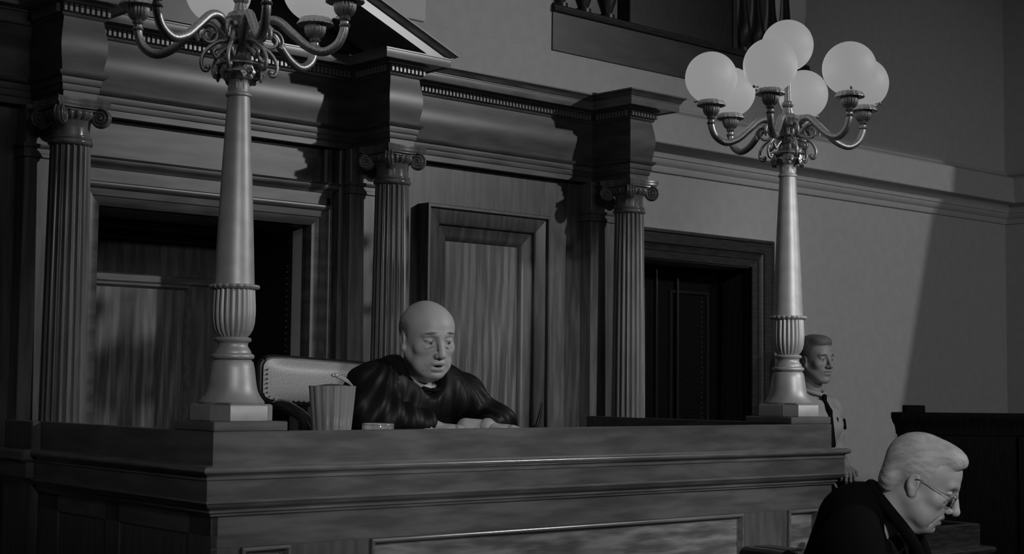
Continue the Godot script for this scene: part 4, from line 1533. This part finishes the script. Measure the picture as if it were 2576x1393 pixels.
func robe_folds(p: Vector3, n: Vector3) -> Array:
	# gathered cloth: creases running down the sleeves and the front
	var f := 0.0
	var g := Vector3.ZERO
	var cx := p.x
	var side := absf(cx)
	if side > 0.115:
		var s := signf(cx)
		var ang := atan2(p.y - 1.10, (side - 0.10))
		var ph := ang * 23.0 + 2.2 * sin(p.z * 24.0 + p.y * 9.0) + s
		f = 0.0055 * sin(ph)
		g = Vector3(s * -sin(ang), cos(ang), 0.0) * (-0.55 * cos(ph))
	else:
		var ph := cx * 95.0 + 1.3 * sin(p.y * 16.0)
		var w := smoothstep(1.04, 0.93, p.y)
		f = 0.004 * sin(ph) * w
		g = Vector3(1, 0, 0) * (-0.5 * cos(ph) * w)
	return [f, g]

func judge() -> void:
	var org := Vector3(0.868, 0.55, -0.50)
	var r := thing("person", "bald man in a black judge's robe leaning over the bench and speaking", "person", on_bench(org.x, org.y, org.z), TURN)
	var sh := Transform3D(Basis.IDENTITY, -org)
	var P := func(x, y, z): return Vector3(x, y, z) - org
	# skin: head and neck, hands, and the body within the robe
	var st := begin()
	var hb := Basis(Vector3.UP, -0.16) * Basis(Vector3.RIGHT, 0.20) * Basis(Vector3(0, 0, 1), 0.03)
	var hx := Transform3D(hb.scaled_local(Vector3(1.0, 0.95, 0.97)), P.call(0.870, 1.690, -0.245))
	head_into(st, hx, {"age": 1.0, "open": 0.005, "wide": 1.02, "brow": 0.07, "down": 0.003, "long": 0.008, "lid": 0.0018, "lift": 0.005, "gaze": 0.002, "neck": Vector3(0, -0.16, -0.06),
		"paints": [[Vector3(-0.078, 0.035, -0.035), Vector3(0.012, 0.022, 0.045), 0.13, 0.9], [Vector3(0.078, 0.035, -0.035), Vector3(0.012, 0.022, 0.045), 0.13, 0.9]]}, 0.003)
	var b := Blob.new()
	b.base = Color(SKIN, SKIN, SKIN)
	b.cap(P.call(0.88, 1.52, -0.32), P.call(0.88, 1.30, -0.42), 0.07, 0.10, 0.03)
	b.cap(P.call(0.88, 1.30, -0.42), P.call(0.88, 1.12, -0.58), 0.11, 0.13, 0.03)
	for s in [[0.72, 0.64, 0.80], [1.04, 1.14, 1.02]]:
		b.cap(P.call(0.88, 1.50, -0.32), P.call(s[0], 1.50, -0.30), 0.05, 0.045, 0.03)
		b.cap(P.call(s[0], 1.50, -0.30), P.call(s[1], 1.430, -0.23), 0.042, 0.033, 0.02)
		b.cap(P.call(s[1], 1.435, -0.23), P.call(s[2], 1.418, -0.135), 0.034, 0.028, 0.02)
	b.mesh_into(st, 0.012)
	hand_into(st, aim(P.call(0.815, 1.418, -0.135), P.call(0.90, 1.416, -0.085)), 0.30, 1.0)
	hand_into(st, aim(P.call(1.03, 1.416, -0.140), P.call(1.10, 1.414, -0.085)), 0.55, -1.0)
	put("body", st.commit(), M.skin, r)
	# thin hair at the sides and back
	put("hair", hair_mesh(hx, [[Vector3(0, 0.032, -0.016), Vector3(0.0805, 0.0925, 0.1025)]],
		[[Vector3(0, 0.145, 0.04), Vector3(0.22, 0.095, 0.22)], [Vector3(0, 0.0, 0.13), Vector3(0.16, 0.2, 0.115)], [Vector3(0, -0.10, 0.02), Vector3(0.2, 0.09, 0.16)]], 0.004), M.hair_mid, r)
	# robe
	var rb := Blob.new()
	rb.cap(P.call(0.88, 1.06, -0.66), P.call(0.88, 1.32, -0.42), 0.20, 0.165, 0.06)
	rb.cap(P.call(0.88, 1.32, -0.42), P.call(0.875, 1.50, -0.315), 0.165, 0.118, 0.06)
	rb.ell(P.call(0.87, 1.515, -0.335), Vector3(0.155, 0.105, 0.10), 0.05)
	rb.cap(P.call(0.79, 1.575, -0.315), P.call(0.70, 1.530, -0.295), 0.062, 0.072, 0.05)
	rb.cap(P.call(0.95, 1.565, -0.315), P.call(1.05, 1.510, -0.295), 0.060, 0.068, 0.05)
	rb.cap(P.call(0.695, 1.525, -0.295), P.call(0.650, 1.455, -0.235), 0.075, 0.072, 0.04)
	rb.cap(P.call(0.650, 1.455, -0.235), P.call(0.79, 1.430, -0.155), 0.072, 0.046, 0.04)
	rb.cap(P.call(1.045, 1.500, -0.295), P.call(1.140, 1.430, -0.230), 0.066, 0.052, 0.04)
	rb.cap(P.call(1.140, 1.430, -0.230), P.call(1.055, 1.424, -0.165), 0.052, 0.038, 0.04)
	rb.ell(P.call(0.868, 1.605, -0.250), Vector3(0.066, 0.085, 0.092), 0.015, 1)   # neck opening
	rb.cap(P.call(0.866, 1.560, -0.180), P.call(0.860, 1.462, -0.140), 0.056, 0.010, 0.008, 1)
	rb.bump = robe_folds
	st = begin()
	rb.mesh_into(st, 0.008)
	put("robe", st.commit(), M.robe, r)
	# shirt collar, shirt front and bow tie
	st = begin()
	lathe(st, pv([0.060, -0.018, 0.064, -0.016, 0.0655, 0.0, 0.063, 0.016, 0.060, 0.018, 0.058, 0.0, 0.060, -0.018]), 40, Vector3.ZERO, 0, 0.0, false, Transform3D(Basis(Vector3.RIGHT, 0.35), P.call(0.870, 1.546, -0.302)))
	ball(st, Vector3.ZERO, Vector3(0.024, 0.045, 0.012), 16, Transform3D(Basis(Vector3.RIGHT, -0.35), P.call(0.864, 1.498, -0.225)))
	put("shirt", st.commit(), M.white_cloth, r)
	var tb := Blob.new()
	var tc := Vector3(0.866, 1.531, -0.206)
	tb.ell(tc - org, Vector3(0.008, 0.008, 0.008), 0.004)
	for s in [-1.0, 1.0]:
		tb.cap(tc + Vector3(s * 0.006, 0, 0) - org, tc + Vector3(s * 0.028, 0.002, -0.010) - org, 0.005, 0.0105, 0.004)
	st = begin()
	tb.mesh_into(st, 0.003)
	put("bow_tie", st.commit(), M.black_cloth, r)

func guard() -> void:
	var org := Vector3(6.58, 0, 0.30)
	var r := thing("person", "fair young officer in uniform shirt and black tie standing by the wall", "person", org)
	var P := func(x, y, z): return Vector3(x, y, z) - org
	var st := begin()
	var hx := Transform3D(Basis(Vector3.UP, -0.14) * Basis(Vector3.RIGHT, 0.03), P.call(6.578, 1.697, 0.315))
	head_into(st, hx, {"age": 0.1, "brow": 0.09, "skin": 0.36, "wide": 0.94, "neck": Vector3(0, -0.19, -0.045)}, 0.004)
	var b := Blob.new()
	b.base = Color(0.36, 0.36, 0.36)
	b.cap(P.call(6.58, 1.50, 0.27), P.call(6.60, 1.05, 0.28), 0.07, 0.12, 0.03)
	for s in [-1.0, 1.0]:
		b.cap(P.call(6.58, 1.46, 0.27), P.call(6.58 + s * 0.19, 1.44, 0.27), 0.05, 0.045, 0.03)
		b.cap(P.call(6.58 + s * 0.19, 1.44, 0.27), P.call(6.58 + s * 0.245, 1.16, 0.26), 0.045, 0.036, 0.02)
		b.cap(P.call(6.58 + s * 0.245, 1.16, 0.26), P.call(6.58 + s * 0.19, 1.13, 0.36), 0.036, 0.028, 0.02)
		b.cap(P.call(6.58 + s * 0.09, 1.0, 0.28), P.call(6.58 + s * 0.10, 0.52, 0.28), 0.07, 0.05, 0.03)
		b.cap(P.call(6.58 + s * 0.10, 0.52, 0.28), P.call(6.58 + s * 0.105, 0.09, 0.27), 0.05, 0.04, 0.02)
	b.mesh_into(st, 0.014)
	hand_into(st, aim(P.call(6.78, 1.135, 0.345), P.call(6.70, 1.10, 0.43)), 0.75, 1.0, 0.36)
	hand_into(st, aim(P.call(6.38, 1.135, 0.345), P.call(6.46, 1.10, 0.43)), 0.75, -1.0, 0.36)
	put("body", st.commit(), M.skin, r)
	put("hair", hair_mesh(hx, [[Vector3(0, 0.046, -0.020), Vector3(0.079, 0.089, 0.101)], [Vector3(0, 0.095, 0.035), Vector3(0.058, 0.034, 0.052)]],
		[[Vector3(0, -0.01, 0.115), Vector3(0.085, 0.088, 0.095)], [Vector3(0, -0.075, 0.02), Vector3(0.12, 0.075, 0.10)]], 0.0045), M.hair_mid, r)
	# shirt with sleeves
	var sb := Blob.new()
	sb.cap(P.call(6.58, 1.40, 0.275), P.call(6.60, 1.05, 0.285), 0.118, 0.125, 0.04)
	for s in [-1.0, 1.0]:
		sb.cap(P.call(6.58 + s * 0.06, 1.475, 0.275), P.call(6.58 + s * 0.165, 1.435, 0.275), 0.056, 0.066, 0.04)
		sb.ell(P.call(6.58 + s * 0.075, 1.36, 0.33), Vector3(0.09, 0.10, 0.075), 0.04)
		sb.cap(P.call(6.58 + s * 0.178, 1.43, 0.272), P.call(6.58 + s * 0.247, 1.16, 0.26), 0.066, 0.052, 0.03)
		sb.cap(P.call(6.58 + s * 0.247, 1.16, 0.26), P.call(6.58 + s * 0.20, 1.135, 0.345), 0.05, 0.040, 0.03)
	sb.cap(P.call(6.579, 1.50, 0.29), P.call(6.58, 1.64, 0.31), 0.058, 0.062, 0.01, 1)
	sb.bump = shirt_folds
	st = begin()
	sb.mesh_into(st, 0.010)
	put("shirt", st.commit(), M.uniform, r)
	st = begin()
	for s in [-1.0, 1.0]:
		tube(st, curve([P.call(6.579 - s * 0.0, 1.515, 0.352), P.call(6.579 + s * 0.045, 1.525, 0.335), P.call(6.579 + s * 0.066, 1.542, 0.285), P.call(6.579 + s * 0.03, 1.552, 0.228), P.call(6.579, 1.552, 0.222)], 5), PackedFloat32Array([0.009, 0.010]), 8)
	put("collar", st.commit(), M.uniform, r)
	var tb := Blob.new()
	tb.ell(P.call(6.58, 1.503, 0.366), Vector3(0.016, 0.018, 0.012), 0.008)
	tb.cap(P.call(6.58, 1.495, 0.360), P.call(6.581, 1.43, 0.392), 0.011, 0.018, 0.008)
	tb.cap(P.call(6.581, 1.43, 0.392), P.call(6.584, 1.26, 0.402), 0.018, 0.026, 0.008)
	st = begin()
	tb.mesh_into(st, 0.005)
	put("tie", st.commit(), M.black_cloth, r)
	st = begin()
	box(st, Vector3(-0.042, -0.015, -0.012), Vector3(0.042, 0.015, 0.006), 0.004, Transform3D(Basis(Vector3.UP, 0.5) * Basis(Vector3.RIGHT, -0.1), P.call(6.678, 1.385, 0.380)))
	put("pocket_flap", st.commit(), M.black_cloth, r)
	st = begin()
	box(st, Vector3(-0.01, -0.03, -0.03), Vector3(0.01, 0.03, 0.03), 0.006, Transform3D(Basis(Vector3(0, 0, 1), 0.2), P.call(6.845, 1.36, 0.28)))
	put("sleeve_badge", st.commit(), M.black_cloth, r)
	var tr := Blob.new()
	tr.cap(P.call(6.60, 1.06, 0.285), P.call(6.60, 0.92, 0.285), 0.128, 0.125, 0.04)
	for s in [-1.0, 1.0]:
		tr.cap(P.call(6.59 + s * 0.085, 0.95, 0.285), P.call(6.58 + s * 0.10, 0.5, 0.285), 0.092, 0.072, 0.04)
		tr.cap(P.call(6.58 + s * 0.10, 0.5, 0.285), P.call(6.58 + s * 0.105, 0.07, 0.275), 0.072, 0.058, 0.03)
	st = begin()
	tr.mesh_into(st, 0.014)
	put("trousers", st.commit(), M.suit, r)
	for s in [-1.0, 1.0]:
		var sf := Blob.new()
		sf.cap(P.call(6.58 + s * 0.105, 0.042, 0.25), P.call(6.58 + s * 0.115, 0.034, 0.42), 0.042, 0.034, 0.02)
		st = begin()
		sf.mesh_into(st, 0.010)
		put("shoe", st.commit(), M.black_cloth, r)
	put("holster", box_mesh(P.call(6.72, 0.93, 0.34), P.call(6.78, 1.09, 0.42), 0.012), M.black_cloth, r)

func shirt_folds(p: Vector3, _n: Vector3) -> Array:
	var ph := p.y * 60.0 + 3.0 * sin(p.x * 22.0) + 2.0 * sin(p.z * 31.0)
	return [0.0035 * sin(ph), Vector3(0, 1, 0) * (-0.22 * cos(ph))]

func clerk() -> void:
	var org := Vector3(3.40, 0, 2.68)
	var yaw := 0.46
	var r := thing("person", "white-haired man in spectacles and dark suit bowing his head below the bench", "person", org)
	var fw := Vector3(sin(yaw), 0, cos(yaw))
	var lf := Vector3(cos(yaw), 0, -sin(yaw))
	var hb := Basis(Vector3.UP, yaw) * Basis(Vector3.RIGHT, 0.45)
	var hc := Vector3(3.508, 1.308, 2.898)
	var hx := Transform3D(hb.scaled_local(Vector3(0.97, 0.97, 0.95)), hc - org + fw * 0.004)
	var st := begin()
	head_into(st, hx, {"age": 0.85, "open": 0.0035, "brow": 0.26, "skin": 0.36, "down": 0.004, "nose": 0.006, "long": 0.005, "lid": 0.003, "wide": 0.97, "neck": Vector3(0, -0.165, -0.06)}, 0.003)
	# local frame of the trunk: right (r), up, forward
	var Q := func(x: float, y: float, z: float) -> Vector3: return hc + lf * x + Vector3.UP * y + fw * z - org
	var b := Blob.new()
	b.base = Color(0.33, 0.33, 0.33)
	b.cap(Q.call(0, -0.12, -0.13), Q.call(0, -0.40, -0.20), 0.055, 0.12, 0.03)
	b.cap(Q.call(0, -0.40, -0.20), Q.call(0, -0.72, -0.26), 0.12, 0.13, 0.03)
	for s in [-1.0, 1.0]:
		b.cap(Q.call(0, -0.17, -0.13), Q.call(s * 0.19, -0.22, -0.13), 0.05, 0.045, 0.03)
		b.cap(Q.call(s * 0.19, -0.22, -0.13), Q.call(s * 0.23, -0.47, -0.02), 0.045, 0.036, 0.02)
		b.cap(Q.call(s * 0.23, -0.47, -0.02), Q.call(s * 0.12, -0.50, 0.18), 0.036, 0.027, 0.02)
		b.cap(Q.call(s * 0.10, -0.76, -0.22), Q.call(s * 0.11, -0.80, 0.18), 0.075, 0.055, 0.03)
		b.cap(Q.call(s * 0.11, -0.80, 0.18), Q.call(s * 0.11, -1.22, 0.20), 0.055, 0.04, 0.02)
	b.mesh_into(st, 0.014)
	for s in [-1.0, 1.0]:
		hand_into(st, aim(Q.call(s * 0.12, -0.50, 0.18), Q.call(s * 0.06, -0.51, 0.28)), 0.3, s, 0.33)
	put("body", st.commit(), M.skin, r)
	put("hair", hair_mesh(hx, [[Vector3(0, 0.040, -0.019), Vector3(0.080, 0.088, 0.102)], [Vector3(0, 0.094, 0.034), Vector3(0.060, 0.032, 0.050)], [Vector3(0, -0.02, -0.074), Vector3(0.066, 0.055, 0.038)], [Vector3(0, 0.086, 0.060), Vector3(0.048, 0.024, 0.026)]],
		[[Vector3(0, 0.000, 0.114), Vector3(0.090, 0.086, 0.082)], [Vector3(0, -0.088, 0.03), Vector3(0.12, 0.078, 0.10)]], 0.0035, combed.bind(hx)), M.hair_light, r)
	# spectacles
	st = begin()
	var gp := func(x, y, z): return hx * Vector3(x, y, z)
	for s in [-1.0, 1.0]:
		var ring := PackedVector3Array()
		for i in 33:
			var a := i * TAU / 32.0
			ring.append(gp.call(s * 0.033 + cos(a) * 0.021, -0.004 + sin(a) * 0.017, 0.098 - 0.004 * cos(a) * s))
		tube(st, ring, PackedFloat32Array([0.0009]), 6)
		tube(st, curve([gp.call(s * 0.054, 0.004, 0.095), gp.call(s * 0.072, 0.006, 0.06), gp.call(s * 0.081, 0.012, 0.01), gp.call(s * 0.083, 0.008, -0.012)], 5), PackedFloat32Array([0.0009]), 6)
	tube(st, curve([gp.call(-0.013, 0.0, 0.099), gp.call(0.0, 0.006, 0.104), gp.call(0.013, 0.0, 0.099)], 4), PackedFloat32Array([0.0013]), 6)
	var sp := put("spectacles", st.commit(), M.wire, r)
	for s in [-1.0, 1.0]:
		st = begin()
		lathe(st, pv([0.0, -0.0008, 0.0185, -0.0006, 0.0185, 0.0006, 0.0, 0.0008]), 24, Vector3.ZERO, 0, 0.0, false, hx * Transform3D(Basis(Vector3(1, 0, 0), PI / 2.0), Vector3(s * 0.033, -0.004, 0.098)))
		put("lens", st.commit(), M.glass, sp)
	# suit coat, with collar and lapels
	var cb := Blob.new()
	cb.cap(Q.call(0, -0.115, -0.165), Q.call(0, -0.45, -0.22), 0.105, 0.165, 0.05)
	cb.cap(Q.call(0, -0.45, -0.22), Q.call(0, -0.74, -0.26), 0.165, 0.175, 0.05)
	for s in [-1.0, 1.0]:
		cb.cap(Q.call(s * 0.045, -0.070, -0.155), Q.call(s * 0.18, -0.145, -0.150), 0.056, 0.072, 0.04)
		cb.cap(Q.call(s * 0.19, -0.155, -0.15), Q.call(s * 0.25, -0.44, -0.04), 0.074, 0.062, 0.04)
		cb.cap(Q.call(s * 0.25, -0.44, -0.04), Q.call(s * 0.13, -0.50, 0.15), 0.058, 0.044, 0.03)
		cb.ell(Q.call(s * 0.07, -0.33, -0.10), Vector3(0.10, 0.14, 0.09), 0.04, 0, Basis(Vector3.UP, yaw))
	cb.cap(Q.call(0, -0.10, -0.072), Q.call(0, 0.06, 0.01), 0.066, 0.085, 0.012, 1)
	cb.cap(Q.call(0, -0.17, -0.03), Q.call(0, -0.34, 0.0), 0.045, 0.012, 0.01, 1)
	st = begin()
	cb.mesh_into(st, 0.009)
	var coat := put("coat", st.commit(), M.suit, r)
	st = begin()
	tube(st, curve([Q.call(0.0, -0.012, -0.128), Q.call(-0.042, -0.026, -0.115), Q.call(-0.070, -0.075, -0.070), Q.call(-0.072, -0.145, -0.015), Q.call(-0.05, -0.22, 0.015)], 6), PackedFloat32Array([0.016]), 10)
	tube(st, curve([Q.call(0.0, -0.012, -0.128), Q.call(0.042, -0.026, -0.115), Q.call(0.070, -0.075, -0.070), Q.call(0.072, -0.145, -0.015), Q.call(0.05, -0.22, 0.015)], 6), PackedFloat32Array([0.016]), 10)
	put("collar", st.commit(), M.suit, coat)
	var sb := Blob.new()
	sb.cap(Q.call(0, -0.175, -0.085), Q.call(0, -0.32, -0.075), 0.045, 0.04, 0.02)
	st = begin()
	sb.mesh_into(st, 0.008)
	put("waistcoat", st.commit(), M.black_cloth, r)
	var tb := Blob.new()
	tb.cap(Q.call(0, -0.175, -0.018), Q.call(0, -0.30, -0.004), 0.013, 0.02, 0.01)
	st = begin()
	tb.mesh_into(st, 0.006)
	put("tie", st.commit(), M.black_cloth, r)
	var tr := Blob.new()
	for s in [-1.0, 1.0]:
		tr.cap(Q.call(s * 0.09, -0.78, -0.24), Q.call(s * 0.11, -0.80, 0.18), 0.10, 0.075, 0.04)
		tr.cap(Q.call(s * 0.11, -0.80, 0.18), Q.call(s * 0.11, -1.22, 0.19), 0.075, 0.055, 0.03)
	st = begin()
	tr.mesh_into(st, 0.014)
	put("trousers", st.commit(), M.suit, r)
	for s in [-1.0, 1.0]:
		var sf := Blob.new()
		sf.cap(Q.call(s * 0.11, -1.264, 0.16), Q.call(s * 0.12, -1.272, 0.33), 0.042, 0.034, 0.02)
		st = begin()
		sf.mesh_into(st, 0.010)
		put("shoe", st.commit(), M.black_cloth, r)
	# the chair he sits on
	var c := thing("wooden_chair", "plain dark chair under the bowing white-haired man", "chair", org - fw * 0.24 + Vector3(0.04, 0, 0.0) + (hc - org) * Vector3(1, 0, 1), yaw)
	put("seat", box_mesh(Vector3(-0.22, 0.40, -0.22), Vector3(0.22, 0.44, 0.22), 0.01), M.dark_wood, c)
	for q in [[-1, -1], [1, -1], [-1, 1], [1, 1]]:
		put("leg", box_mesh(Vector3(q[0] * 0.19 - 0.018, 0, q[1] * 0.19 - 0.018), Vector3(q[0] * 0.19 + 0.018, 0.40, q[1] * 0.19 + 0.018), 0.004), M.dark_wood, c)

func combed(p: Vector3, n: Vector3, hx: Transform3D) -> Array:
	# strands combed back from the forehead and round over the ears
	var q := hx.affine_inverse() * p
	var a := atan2(q.y - 0.01, absf(q.x) + 0.02)
	var ph := a * 34.0 + 2.6 * sin(q.z * 26.0 + a * 3.0)
	var ph2 := a * 90.0 + 3.0 * sin(q.z * 40.0)
	var t := hx.basis * Vector3(-signf(q.x) * sin(a), cos(a), 0.0)
	var w := 0.5 + 0.5 * sin(q.z * 31.0 + q.y * 47.0)
	return [0.0009 * sin(ph) * w + 0.0004 * sin(ph2), t * (-0.13 * cos(ph) * w - 0.10 * cos(ph2))]
